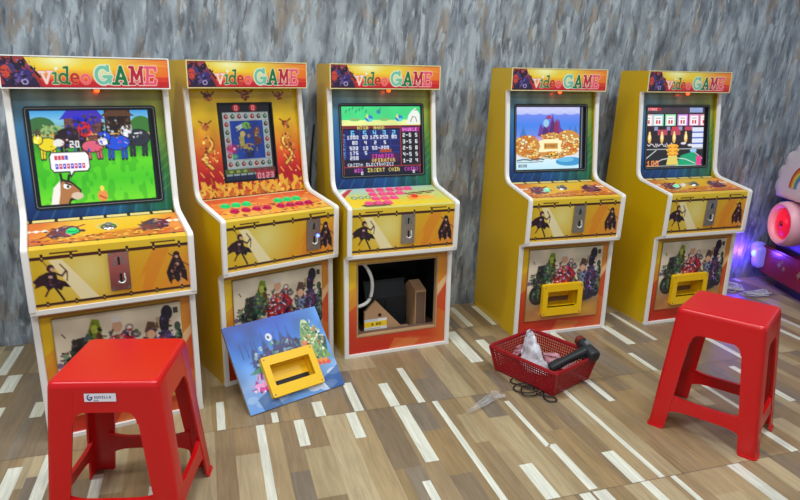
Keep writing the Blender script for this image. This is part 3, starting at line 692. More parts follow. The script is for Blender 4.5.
    c.rect(0, 0, 4, 128, (16, 20, 22)); c.rect(161, 0, 168, 128, (10, 14, 16)); c.rect(0, 0, 168, 2, (20, 24, 26)); c.rect(0, 126, 168, 128, (20, 24, 26))
    return c.out()

def scr_board():
    c = Cv(100, 128, (24, 22, 28))
    c.rect(8, 14, 94, 108, (176, 188, 190)); c.rect(20, 28, 82, 92, (26, 66, 168)); c.noise(.12, 9, 1)
    r = np.random.default_rng(2)
    fruit = [(176, 40, 60), (60, 100, 80), (150, 60, 80), (60, 90, 110), (170, 50, 50), (70, 60, 70), (40, 120, 90)]
    cells = [(14 + i * 12.3, 21) for i in range(7)] + [(14 + i * 12.3, 100) for i in range(7)] + [(14, 34 + i * 13) for i in range(5)] + [(88, 34 + i * 13) for i in range(5)]
    for i, (x, y) in enumerate(cells):
        c.rect(x - 5.6, y - 5.8, x + 5.6, y + 5.8, (206, 214, 212)); c.ell(x, y, 4, 4, fruit[i % 7]); c.ell(x + 1, y - 1, 1.6, 1.6, (230, 200, 160)); c.line([(x, y - 5), (x + 2, y - 2)], 1, (40, 90, 50))
    c.poly([(30, 38), (44, 32), (46, 38), (32, 46)], (206, 226, 240)); c.ell(50, 36, 8, 6, (120, 190, 80)); c.poly([(34, 56), (44, 46), (44, 70), (60, 76), (56, 80), (36, 72)], (190, 180, 90)); c.poly([(62, 44), (74, 40), (78, 66), (64, 70)], (110, 60, 50)); c.ell(42, 50, 5, 5, (226, 200, 110)); c.ell(52, 70, 10, 4, (206, 150, 90)); c.poly([(46, 80), (62, 78), (58, 90), (48, 90)], (30, 40, 90)); c.ell(70, 44, 5, 5, (150, 90, 60))
    c.busy(52, 60, 26, 26, [(26, 66, 168), (60, 100, 190), (190, 180, 90), (90, 50, 50), (206, 160, 110), (30, 50, 120)], 60, 4, 2.4)
    c.rect(0, 108, 100, 116, (90, 110, 50)); c.rect(50, 108, 100, 114, (120, 60, 60))
    for i in range(6): c.ell(14 + i * 13, 112, 4, 2.4, (170, 190, 80) if i < 3 else (176, 60, 60))
    for i in range(7): c.rect(5 + i * 13, 116, 16 + i * 13, 126, (28, 40, 84)); c.rect(5 + i * 13, 116, 16 + i * 13, 119, (170, 190, 190))
    c.rect(60, 114, 97, 126, (206, 40, 60)); c.text(63, 117, '0123', 2.1, (255, 190, 200))
    for x in (34, 66): c.ell(x, 7, 7, 6, (190, 20, 34)); c.rect(x - 3, 3, x + 3, 11, (255, 150, 150)); c.rect(x - 1, 5, x + 1, 9, (200, 20, 30))
    c.mix(np.clip(1 - np.hypot((c.U - .2) / .14, (c.V - .58) / .09), 0, 1) * 1.2, (250, 40, 110)); c.ell(24, 74, 2.4, 2.2, (255, 230, 240)); c.mix(np.clip(1 - np.hypot((c.U - .24) / .08, (c.V - .68) / .05), 0, 1), (120, 230, 110))
    return c.out()

def scr_poker():
    c = Cv(150, 128, (20, 16, 44))
    c.rect(0, 0, 150, 34, (70, 216, 130)); c.rect(0, 26, 150, 36, (226, 236, 150)); c.noise(.05, 9, 1)
    for i in range(7): c.line([(10 + i * 6, 12 - (i % 3) * 3), (12 + i * 6, 8 - (i % 3) * 3)], 1.6, (40, 120, 110))
    for x in (52, 108): c.ell(x, 23, 7, 6, (40, 120, 214)); c.poly([(x - 7, 20), (x - 2, 14), (x, 26)], (206, 226, 120)); c.ell(x + 3, 26, 4, 3, (90, 220, 210))
    c.ell(70, 11, 4, 4, (50, 130, 190)); c.line([(70, 12), (74, 4)], 2, (50, 150, 110)); c.ell(26, 25, 10, 3, (130, 190, 110)); c.ell(80, 25, 9, 3, (130, 190, 110))
    c.poly([(122, 34), (126, 18), (132, 10), (140, 4), (148, 16), (148, 34)], (236, 240, 232)); c.line([(130, 30), (134, 20), (140, 22), (142, 30)], 1.2, (90, 90, 90)); c.line([(138, 8), (146, 8)], 1.2, (110, 130, 110))
    RED = (206, 60, 50)
    for q in ([(2, 37), (148, 37)], [(2, 112), (148, 112)], [(3, 37), (3, 126)], [(110, 37), (110, 112)], [(146, 37), (146, 126)], [(2, 40), (110, 40)]): c.line(q, 1.5, RED)
    c.text(30, 37, 'HIGH', 1.3, (230, 220, 110)); c.text(60, 37, 'HAND', 1.3, (230, 220, 110))
    c.rect(6, 44, 108, 98, (24, 30, 96))
    for y in (62, 74, 86): c.line([(6, y), (108, y)], 1, (60, 90, 190))
    for x in (34, 54, 72, 90): c.line([(x, 44), (x, 80)], 1, (60, 90, 190))
    for x, t in ((18, '6'), (40, '5'), (58, '4'), (76, '3'), (94, '2')): c.text(x, 45, t, 2.1, (110, 200, 240))
    Wh = (240, 244, 250)
    for y, row in ((54, ((11, '1000'), (39, '60'), (53, '125'), (71, '250'), (93, '80'))), (64, ((20, '80'), (42, '4'), (60, '2'), (78, '5'))), (74, ((15, '500'), (39, '10'), (56, '50-200'))), (83, ((15, '175'), (42, '5'))), (92, ((15, '200'),))):
        for x, t in row: c.text(x, y, t, 1.35, Wh)
    for i, t in enumerate('TICKET'): c.text(4, 52 + i * 8, t, 1.2, (80, 150, 230))
    c.rect(70, 80, 92, 86, (170, 70, 30)); c.rect(52, 88, 106, 104, (70, 16, 70)); c.text(55, 89, 'STARTED', 1.5, (226, 70, 190)); c.text(55, 97, 'OPERATOR', 1.4, (240, 210, 90))
    c.text(10, 105, 'CASINO ELECTRONICS', 1.2, Wh)
    c.rect(112, 40, 146, 48, (150, 30, 130)); c.text(114, 41, 'DOUBLE', 1.2, (240, 150, 230)); c.rect(112, 48, 146, 110, (22, 18, 26))
    for i, t in enumerate(('2-6', '3-5', '2-5', '4-5', '1-2')): c.text(114, 51 + i * 12, t, 1.5, Wh); c.text(138, 51 + i * 12, '56854'[i], 1.5, Wh)
    c.text(22, 115, 'WIN', 1.4, (220, 80, 200)); c.text(46, 115, 'INSERT COIN', 1.4, (240, 220, 100)); c.text(116, 115, 'COINS', 1.4, (220, 80, 200)); c.text(34, 121, '0', 1.2, Wh); c.text(132, 121, '0', 1.2, Wh)
    return c.out()

def scr_reef():
    c = Cv(150, 128)
    shade_rows(c, [(0, (206, 206, 244)), (.08, (170, 176, 240)), (.14, (110, 136, 236)), (.3, (70, 130, 232)), (.46, (110, 140, 226)), (.5, (190, 150, 210)), (.56, (220, 170, 190)), (.75, (226, 220, 220)), (.85, (214, 238, 246)), (1, (190, 230, 246))])
    for i in range(6): c.ell(12 + i * 27, 10, 16, 7, (206, 210, 246), .7)
    c.poly([(48, 60), (54, 34), (60, 44), (66, 20), (72, 40), (80, 16), (86, 40), (94, 26), (98, 44), (106, 50), (110, 60)], (110, 60, 150)); c.poly([(56, 60), (64, 34), (72, 52), (80, 26), (88, 46), (100, 60)], (80, 40, 110)); c.ell(66, 34, 6, 8, (150, 200, 230)); c.ell(72, 22, 5, 4, (160, 60, 110)); c.poly([(84, 34), (90, 24), (94, 60), (82, 60)], (140, 40, 90))
    for x in (18, 118, 130): c.poly([(x - 8, 62), (x, 38), (x + 8, 62)], (60, 120, 190))
    for (cx, cy, rx, ry) in ((26, 80, 28, 22), (114, 74, 30, 26), (44, 96, 20, 11), (84, 94, 30, 12), (76, 62, 20, 8)):
        c.ell(cx, cy, rx, ry, (206, 140, 60))
        r = np.random.default_rng(int(cx))
        for i in range(70):
            t = r.uniform(0, 6.28); q = r.uniform(.1, .95); x, y = cx + rx * q * math.cos(t), cy + ry * q * math.sin(t)
            c.ell(x, y, 4.2, 3, (120, 60, 20)); c.ell(x, y, 3.6, 2.4, [(250, 210, 110), (246, 232, 180), (232, 130, 30)][i % 3])
    c.poly([(50, 70), (62, 66), (90, 66), (102, 70), (98, 80), (102, 92), (86, 90), (64, 92), (50, 92), (54, 80)], (250, 240, 190)); c.rect(62, 74, 92, 86, (214, 160, 70)); c.text(64, 76, 'BONUS', 1.4, (130, 70, 20))
    c.ell(80, 98, 7, 5, (250, 200, 60)); c.ell(78, 97, 1.6, 2, (20, 20, 20)); c.ell(118, 112, 30, 9, (60, 150, 206)); c.ell(110, 108, 18, 5, (110, 190, 226))
    c.line([(6, 108), (20, 106), (34, 108), (52, 105), (62, 107)], 2.6, (60, 80, 90), .9); c.line([(6, 112), (30, 112), (60, 111)], 1.6, (70, 90, 100), .8); c.text(8, 116, '0000', 1.2, (90, 110, 120)); c.line([(66, 102), (90, 99)], 2.2, (60, 80, 90), .8)
    c.rect(139, 0, 150, 128, (24, 30, 40)); c.rect(143, 0, 145, 128, (120, 130, 136)); c.rect(0, 0, 150, 1.6, (30, 36, 40))
    return c.out()

def scr_cards():
    c = Cv(140, 128, (34, 26, 34))
    c.rect(0, 0, 140, 14, (70, 56, 66)); c.rect(2, 2, 34, 8, (190, 50, 60)); c.text(4, 3, 'SCORE', 1.1, (240, 200, 200)); c.rect(100, 2, 130, 12, (150, 170, 220)); c.noise(.15, 9, 1)
    for x, col in ((-8, (240, 190, 190)), (16, (150, 210, 210)), (44, (150, 226, 170)), (72, (206, 130, 226)), (99, (226, 140, 200)), (124, (230, 150, 160))):
        c.rect(x, 16, x + 24, 40, col); c.rect(x + 3, 19, x + 21, 39, (245, 245, 245)); c.rect(x + 7, 28, x + 11, 36, (206, 60, 80)); c.rect(x + 13, 28, x + 17, 36, (206, 60, 80)); c.line([(x + 7, 24), (x + 17, 24)], 1.6, (150, 110, 120))
    c.rect(0, 41, 108, 84, (40, 28, 36))
    for x in (24, 52, 80, 104): c.rect(x - 4, 42, x + 4, 50, (150, 150, 190))
    for x in (32, 62): c.rect(x - 4, 48, x + 18, 60, (176, 70, 90))
    c.rect(60, 42, 76, 50, (200, 60, 80)); c.rect(90, 42, 106, 50, (190, 60, 90))
    for x in (10, 38, 66, 93): c.ell(x, 66, 4, 11, (236, 190, 90)); c.ell(x, 64, 2.2, 6, (255, 240, 190)); c.ell(x, 55, 2, 3, (255, 220, 130))
    for i in range(16): c.line([(6 + i * 3.6, 80 + math.sin(i * 2) * 3), (9 + i * 3.6, 82 - math.sin(i) * 3)], 1.8, (230, 226, 230))
    for x, y in ((88, 78), (104, 82)): c.ell(x, y, 6, 2.6, (230, 226, 232))
    for i in range(4): c.rect(108, 44 + i * 12, 134, 53 + i * 12, (220, 226, 244)); c.rect(108, 53 + i * 12, 134, 56 + i * 12, (70, 100, 190))
    c.rect(0, 88, 140, 128, (30, 32, 34)); c.poly([(70, 128), (84, 104), (112, 96), (126, 110), (118, 128)], (20, 160, 110))
    for q in ([(0, 90), (134, 90)], [(0, 112), (26, 92)], [(134, 112), (108, 92)], [(0, 126), (134, 126)], [(20, 122), (40, 112), (66, 108), (94, 112), (118, 122)]): c.line(q, 1.6, (236, 240, 240))
    for y, w in ((84, 13), (92, 15), (100, 13)): c.ell(64, y, w, 5, (246, 180, 50)); c.line([(64 - w * .7, y + 1), (64, y + 4), (64 + w * .7, y + 1)], 1.4, (170, 60, 20))
    c.poly([(54, 104), (74, 104), (78, 124), (50, 124)], (226, 206, 100)); c.text(6, 114, '100', 2.4, (246, 140, 60)); c.rect(120, 106, 132, 126, (226, 60, 140)); c.ell(112, 94, 8, 4, (150, 200, 240))
    c.rect(134, 0, 140, 128, (14, 16, 22)); c.rect(0, 0, 1.6, 128, (20, 20, 26))
    return c.out()

# ------------------------------------------------------------------ arcade cabinets
CW = .48; HW = CW / 2; TH = .018; CH = 1.187
SIDE = [(-.055, 0), (-.075, .03), (-.012, CH, .012), (.187, CH, .004), (.187, 1.094), (.147, 1.092, .012), (.191, .690, .06), (.424, .650, .012), (.416, .455, .006), (.372, .432, .004), (.372, 0)]
MESHES = {}
def cached(key, build):
    if key not in MESHES: MESHES[key] = build()
    return MESHES[key]
ART = {}
def A(f):
    if f not in ART: ART[f] = f()
    return ART[f]

def mouth(a, b, w, h):
    ib = b + h * .02; return (a - w / 2 + .024, a + w / 2 - .024, ib - h * .27, ib + h * .27)

def chute(parent, pl, a, b, name='prize_chute', w=.205, h=.148, deep=.05, gap='dark'):
    """yellow moulded delivery tray: a wide frame standing off the door, a box behind the mouth"""
    iw, ih, ib = w - .05, h * .52, b + h * .02
    bm = ring(rrect(w, h, .008, 4, a, b), rrect(iw, ih, .004, 4, a, ib), pl, .0, .02)
    o = obj(name, bm, M['chute'], parent, smooth=35)
    bm = bmesh.new()
    x0, x1, y0, y1 = a - iw / 2, a + iw / 2, ib - ih / 2, ib + ih / 2
    for (q0, q1, r0, r1, c0, c1) in ((x0 - .003, x0, y0, y1, -deep, .016), (x1, x1 + .003, y0, y1, -deep, .016), (x0, x1, y1, y1 + .003, -deep, .016), (x0, x1, y0 - .003, y0, -deep, .016), (x0, x1, y0 + ih * .32, y1, -deep, -deep + .003)):
        prism([(q0, r0), (q1, r0), (q1, r1), (q0, r1)], pl, c0, c1, bm)
    obj('tray_mouth', bm, M['chute'], o)
    bm = prism([(x0, y0), (x1, y0), (x1, y0 + ih * .32), (x0, y0 + ih * .32)], pl, -deep, -deep + .003)
    obj('tray_gap', bm, M[gap], o)
    for i in (-1, 1):
        for j in (-1, 1): obj('screw', cyl_bm(bmesh.new(), pl, a + i * (w / 2 - .01), b + j * (h / 2 - .01), .003, .018, .0215, 10), M['grey'], o)
    return o

def cabinet(loc, yaw, label, screen, bezel, panel, kind):
    root = empty('arcade_cabinet', loc, yaw)
    tag(root, label, 'arcade cabinet', 'arcade cabinets along the wall')
    yz = lambda d, z, x: (x, -d, z)
    prof = rounded(SIDE)
    for s in (-1, 1):
        x0 = s * HW; x1 = s * (HW - TH)
        obj('side_panel', prism(prof, yz, x0, x1), M['yellow'], root)
        # white moulding down the front edge
        path = rounded(SIDE[4:])
        path = [p for p in path if not (p[0] < .05)]
        bm = bmesh.new(); secs = []
        xa, xb = sorted((s * (HW + .0012), s * (HW - TH - .0012)))
        for i, p in enumerate(path):
            a_ = path[max(i - 1, 0)]; b_ = path[min(i + 1, len(path) - 1)]
            t = (b_ - a_).normalized(); n = Vector((-t.y, t.x))
            q0 = p - n * .004; q1 = p + n * .0042
            secs.append([bm.verts.new(yz(q[0], q[1], x)) for q, x in ((q0, xa), (q1, xa + .002), (q1, xb - .002), (q0, xb))])
        for S, T in zip(secs[:-1], secs[1:]):
            for k in range(4): bm.faces.new((S[k], S[(k + 1) % 4], T[(k + 1) % 4], T[k]))
        bm.faces.new(secs[0][::-1]); bm.faces.new(secs[-1])
        obj('edge_moulding', bm, M['trim'], root, smooth=35)
    hw = HW - TH
    # carcass
    obj('back_panel', prism([(-.070, .03), (-.006, CH - .02), (.006, CH - .02), (-.058, .03)], yz, -hw, hw), M['board'], root)
    obj('top_panel', prism([(-.006, CH - .018), (.165, CH - .018), (.165, CH - .002), (-.006, CH - .002)], yz, -hw, hw), M['yellow'], root)
    obj('bottom_panel', prism([(-.055, .012), (.362, .012), (.362, .03), (-.055, .03)], yz, -hw, hw), M['board'], root)
    # lit-sign box over the screen
    obj('marquee_box', prism(rounded([(.160, CH - .001), (.190, CH - .001, .003), (.191, 1.0915, .003), (.150, 1.0915)]), yz, -HW - .001, HW + .001), M['yellow'], root)
    pl = Plane((0, -.1915, (CH + 1.092) / 2), (1, 0, 0), (0, 0, 1))
    # x cross y points to -y, toward the player
    print_panel('marquee', A(marquee_art), pl, -HW + .002, HW - .002, -.0455, .0455, M['marq'], root, thick=.004, lift=.003)
    bm = ring(rrect(CW + .003, .0975, .003, 3), rrect(CW - .005, .0905, .002, 3), pl, 0, .0042)
    obj('marquee_frame', bm, M['trim'] if kind == 'horse' else M['cream'], root)
    if kind != 'board':
        bm = cyl_bm(bmesh.new(), Plane((0.02, -.165, 1.0915), (1, 0, 0), (0, -1, 0)), 0, 0, .02, 0, .003, 16, 0)
        lm = obj('lamp_holder', bm, M['black'], root)
        bm = cyl_bm(bmesh.new(), Plane((0.02, -.165, 1.0915), (1, 0, 0), (0, -1, 0)), 0, 0, .008, 0, .008, 14, .005)
        obj('signal_lamp', bm, M['redled'], lm, smooth=60)
    # sloping face round the screen
    e = Vector((0, -(.181 - .128), .683 - 1.090)); L = e.length
    o = Vector((0, -(.181 + .128) / 2, (.683 + 1.090) / 2)); bp = Plane(o, (1, 0, 0), -e)
    half = L / 2
    sw, sh, sy = {'board': (.222, .296, 0), 'horse': (.374, .308, -.012)}.get(kind, (.366, .292, -.008))
    hole = (-sw / 2, sw / 2, sy - sh / 2, sy + sh / 2)
    print_panel('screen_surround', A(bezel), bp, -hw, hw, -half, half, M['glass'], root, thick=.008, hole=hole)
    if kind == 'board':
        fr = obj('screen_frame', ring(rrect(sw + .006, sh + .006, .001, 2, 0, sy), rrect(sw - .006, sh - .006, .001, 2, 0, sy), bp, -.016, .001), M['black'], root)
    else:
        fr = obj('screen_frame', ring(rrect(sw + .016, sh + .016, .014, 5, 0, sy), rrect(sw + .007, sh + .007, .010, 5, 0, sy), bp, -.006, .003), M['black'], root, smooth=40)
        bm = ring(rrect(sw + .0072, sh + .0072, .010, 5, 0, sy), rrect(sw + .0022, sh + .0022, .008, 5, 0, sy), bp, -.006, .0024)
        obj('frame_bead', bm, M['grey'], fr)
        bm = ring(rrect(sw + .0024, sh + .0024, .008, 5, 0, sy), rrect(sw - .008, sh - .008, .005, 5, 0, sy), bp, -.014, .001)
        obj('inner_lip', bm, M['black'], fr)
    print_panel('screen', A(screen), bp, -sw / 2 + .002, sw / 2 - .002, sy - sh / 2 + .002, sy + sh / 2 - .002, M['dim'] if kind == 'board' else M['screen'], root, thick=.004, lift=-.009)
    # control deck
    c0 = Vector((0, -.186, .6825)); c1 = Vector((0, -.4195, .6445)); dl = (c1 - c0).length
    dp = Plane((c0 + c1) / 2, (1, 0, 0), c0 - c1)
    deck = print_panel('control_panel', A(panel), dp, -hw, hw, -dl / 2, dl / 2, M['art'], root, thick=.008)
    def at(u, v): return (-hw + 2 * hw * u, dl / 2 - dl * v)
    def button(u, v, m, r=.015, name='push_button'):
        a, b = at(u, v)
        o = obj(name, cyl_bm(bmesh.new(), dp, a, b, r, 0, .003, 20, 0, r * .95), m, deck, smooth=40)
        obj('cap', cyl_bm(bmesh.new(), dp, a, b, r * .72, .003, .008, 18, .002), m, o, smooth=40)
    def square(u, v, m, w=.034, h=.030):
        a, b = at(u, v)
        o = obj('push_button', prism(rrect(w, h, .004, 3, a, b), dp, 0, .0035), m, deck)
        obj('cap', prism(rrect(w * .72, h * .72, .003, 3, a, b), dp, .0035, .008), m, o)
    def dial(u, v):
        a, b = at(u, v)
        o = obj('steel_boss', cyl_bm(bmesh.new(), dp, a, b, .024, 0, .004, 28, .004, .022), M['chrome'], deck, smooth=50)
        obj('boss_cap', cyl_bm(bmesh.new(), dp, a, b, .011, .006, .011, 20, .003), M['grey'], o, smooth=50)
    if kind == 'horse': button(.275, .50, M['gbtn'], .019); dial(.51, .45)
    elif kind == 'reef': button(.30, .50, M['gwbtn'], .017); dial(.5, .42)
    elif kind == 'cards': button(.27, .52, M['gwbtn'], .017); button(.37, .49, M['wbtn'], .015); dial(.53, .46)
    elif kind == 'board':
        for u in (.14, .235, .33, .625, .715, .805): button(u, .38, M['gbtn'], .0195)
        for u in (.165, .265, .36, .455, .585, .675, .765, .855): button(u, .63, M['mbtn'], .0185)
    elif kind == 'poker':
        for v, us in ((.15, (.32, .42, .52, .615, .705)), (.36, (.31, .405, .49, .58)), (.57, (.30, .39, .48)), (.78, (.20, .29, .38))):
            for u in us: square(u, v, M['pbtn'])
        button(.69, .55, M['rbtn'], .015)
    # coin door front
    f0 = Vector((0, -.4195, .6445)); f1 = Vector((0, -.4115, .458)); fl_ = (f1 - f0).length
    fp = Plane((f0 + f1) / 2, (1, 0, 0), f0 - f1)
    front = print_panel('coin_door', A(fascia_art), fp, -hw, hw, -fl_ / 2, fl_ / 2, M['art'], root, thick=.012)
    obj('lower_rail', prism([(.413, .459), (.418, .459), (.417, .445), (.376, .428), (.366, .428)], yz, -HW + .001, HW - .001), M['trim'], root)
    cx = .128 if kind == 'board' else .014
    pw, ph = .058, .122
    plate = obj('coin_plate', prism(rrect(pw, ph, .004, 3, cx, .002), fp, 0, .006), M['chrome'], front)
    obj('coin_slot', prism(rrect(.006, .026, .001, 2, cx, .036), fp, .0061, .0075), M['dark'], plate)
    obj('coin_slot', prism(rrect(.007, .034, .001, 2, cx + .002, -.022), fp, .0061, .0075), M['dark'], plate)
    bm = tube_bm(bmesh.new(), [fp(cx + .013 + .0 * k, -.006 - .0, .009) if k == 0 else fp(cx + .004 + .011 * math.cos(1.2 - k * .55), -.024 + .012 * math.sin(1.2 - k * .55), .009) for k in range(8)], .0022, 6)
    obj('return_lever', bm, M['trim'], plate, smooth=60)
    bm = prism([(cx - .018, .022), (cx - .012, .022), (cx - .003, .048), (cx - .008, .048)], fp, .006, .009)
    prism([(cx + .018, .022), (cx + .012, .022), (cx + .003, .048), (cx + .008, .048)], fp, .006, .009, bm)
    obj('slot_guide', bm, M['grey'], plate)
    for i in (-1, 1):
        for j in (-1, 1): obj('bolt', cyl_bm(bmesh.new(), fp, cx + i * (pw / 2 - .006), .002 + j * (ph / 2 - .006), .003, .006, .008, 10), M['grey'], plate)
    if kind == 'board':
        bm = cyl_bm(bmesh.new(), fp, cx + .018, -.004, .006, .006, .010, 14, .003); obj('coin_lamp', bm, M['blueled'], plate, smooth=60)
    # lower front
    lp = Plane((0, -.366, .216), (1, 0, 0), (0, 0, 1))
    op = (-.190, .190, -.146, .196) if kind != 'poker' else (-.186, .180, -.132, .192)
    print_panel('lower_front', A(base_art), lp, -hw, hw, -.210, .214, M['art'], root, thick=.012, hole=op if kind == 'poker' else mouth(-.012, -.046, .205, .148) if kind in ('reef', 'cards') else None)
    obj('foot_rail', prism([(.360, 0), (.376, 0), (.376, .012), (.360, .012)], yz, -HW - .001, HW + .001), M['trim'], root)
    if kind != 'poker':
        door = print_panel('access_door', A(poster_art), lp, op[0], op[1], op[2], op[3], M['art'], root, thick=.004, lift=.005, edge=(150, 120, 60), hole=mouth(-.012, -.046, .205, .148) if kind in ('reef', 'cards') else None)
        if kind in ('reef', 'cards'):
            chute(door, Plane(lp(0, 0, .005), lp.x, lp.y), -.012, -.046, deep=.06, gap='board')
    else:
        open_base(root, lp, op, yz, hw)
    return root

def open_base(root, lp, op, yz, hw):
    """the uncovered foot of the third machine: raw board edges, hopper and odds and ends"""
    w, h = op[1] - op[0], op[3] - op[2]; cx, cy = (op[0] + op[1]) / 2, (op[2] + op[3]) / 2
    obj('opening_liner', ring(rrect(w, h, .001, 2, cx, cy), rrect(w - .012, h - .012, .001, 2, cx, cy), lp, -.022, .0015), M['ply'], root)
    box('inner_shelf', (-hw, -.352, .05), (hw, -.03, .066), M['plyd'], root)
    for x in (-1, 1): box('shade_lining', (min(x * hw, x * (hw - .004)), -.345, .066), (max(x * hw, x * (hw - .004)), -.03, .445), M['inshade'], root, bev=0)  # added dark sheets over the bare inner sides, painting the cavity's shade
    box('shade_lining', (-hw + .004, -.064, .066), (hw - .004, -.06, .445), M['inshade'], root, bev=0)
    box('shade_lining', (-hw + .004, -.345, .438), (hw - .004, -.064, .445), M['inshade'], root, bev=0)
    box('shelf_rail', (-.165, -.345, .066), (.185, -.322, .092), M['plyd'], root)
    box('side_rail', (-.176, -.345, .066), (-.158, -.18, .10), M['plyd'], root)
    # dark coin hopper: body with slanted back cover and a motor on top
    bm = prism([(.10, .066), (.24, .066), (.24, .20), (.215, .27), (.10, .27)], lambda d, z, x: (x, -d, z), -.105, .085)
    hp = obj('coin_hopper', bm, M['hopper'], root)
    obj('hopper_lid', prism([(.095, .27), (.222, .27), (.222, .278), (.095, .278)], yz, -.11, .09), M['hopper'], hp)
    obj('hopper_rib', prism([(.2405, .08), (.246, .08), (.246, .19), (.2405, .19)], yz, -.012, -.004), M['hopper'], hp)
    # white lamp cap under the deck
    obj('lamp_cap', cyl_bm(bmesh.new(), Plane((.06, -.25, .42), (1, 0, 0), (0, -1, 0)), 0, 0, .05, 0, .02, 20, .006), M['grey'], root, smooth=50)
    # triangular ply brace with its sticker, standing box of ply
    fr = Plane((0, -.318, .066), (1, 0, 0), (0, 0, 1))
    br = obj('plywood_brace', prism([(-.135, 0), (.035, 0), (.035, .025), (-.085, .155), (-.135, .105)], fr, 0, -.014), M['ply'], root)
    obj('cable_hole', cyl_bm(bmesh.new(), fr, -.066, .088, .008, -.002, .0006, 14), M['dark'], br)
    c = Cv(84, 60, (226, 226, 222)); c.rect(0, 12, 84, 34, (236, 200, 20)); c.text(26, 17, 'A', 2.6, (40, 40, 30)); c.text(44, 17, 'HV', 2.6, (40, 40, 30)); c.rect(4, 40, 60, 42, (130, 130, 130)); c.rect(4, 46, 70, 48, (150, 150, 150)); c.rect(4, 52, 50, 54, (140, 140, 140)); c.rect(0, 0, 50, 11, (196, 206, 214))
    print_panel('warning_sticker', c.out(), fr, -.136, -.034, .01, .074, M['paper'], br, thick=.001, lift=.0016)
    bx = obj('plywood_box', prism([(-.318, .066), (-.23, .066), (-.16, .20), (-.20, .24), (-.24, .27), (-.318, .245)], lambda y, z, x: (x, y, z), .098, .148), M['ply'], root)
    obj('box_face', prism([(.103, .004), (.144, .004), (.144, .170), (.103, .170)], fr, 0, .002), M['plyd'], bx)
    box('ply_offcut', (.03, -.33, .066), (.075, -.29, .082), M['ply'], root)
    pts = smooth_path([(-.165, -.30, .40), (-.135, -.315, .385), (-.108, -.325, .33), (-.105, -.325, .27), (-.122, -.325, .225), (-.16, -.32, .205), (-.20, -.31, .20)], 6)
    obj('white_hose', tube_bm(bmesh.new(), pts, .0075, 10), M['whitehose'], root, smooth=60)

cabinet((-1.077, 2.216, 0), R(28.70), 'yellow arcade cabinet showing a farmyard game with animals, behind the red stool with a sticker', scr_horse, bezel_blue, panel_gold, 'horse')
cabinet((-.693, 2.604, 0), R(38.1), 'yellow arcade cabinet with a flame-covered upright fruit board and green and magenta buttons', scr_board, bezel_fire, panel_fire, 'board')
cabinet((-.140, 2.858, 0), R(22.08), 'yellow arcade cabinet with its lower door missing and pink square buttons', scr_poker, bezel_blue, panel_poker, 'poker')
cabinet((.642, 3.108, 0), R(17.78), 'yellow arcade cabinet with a pale blue castle screen, standing behind the red basket', scr_reef, bezel_blue, panel_gold, 'reef')
cabinet((1.302, 3.294, 0), R(18.45), 'yellow arcade cabinet with a row of playing cards on screen, beside the kiddie ride', scr_cards, bezel_blue, panel_gold, 'cards')
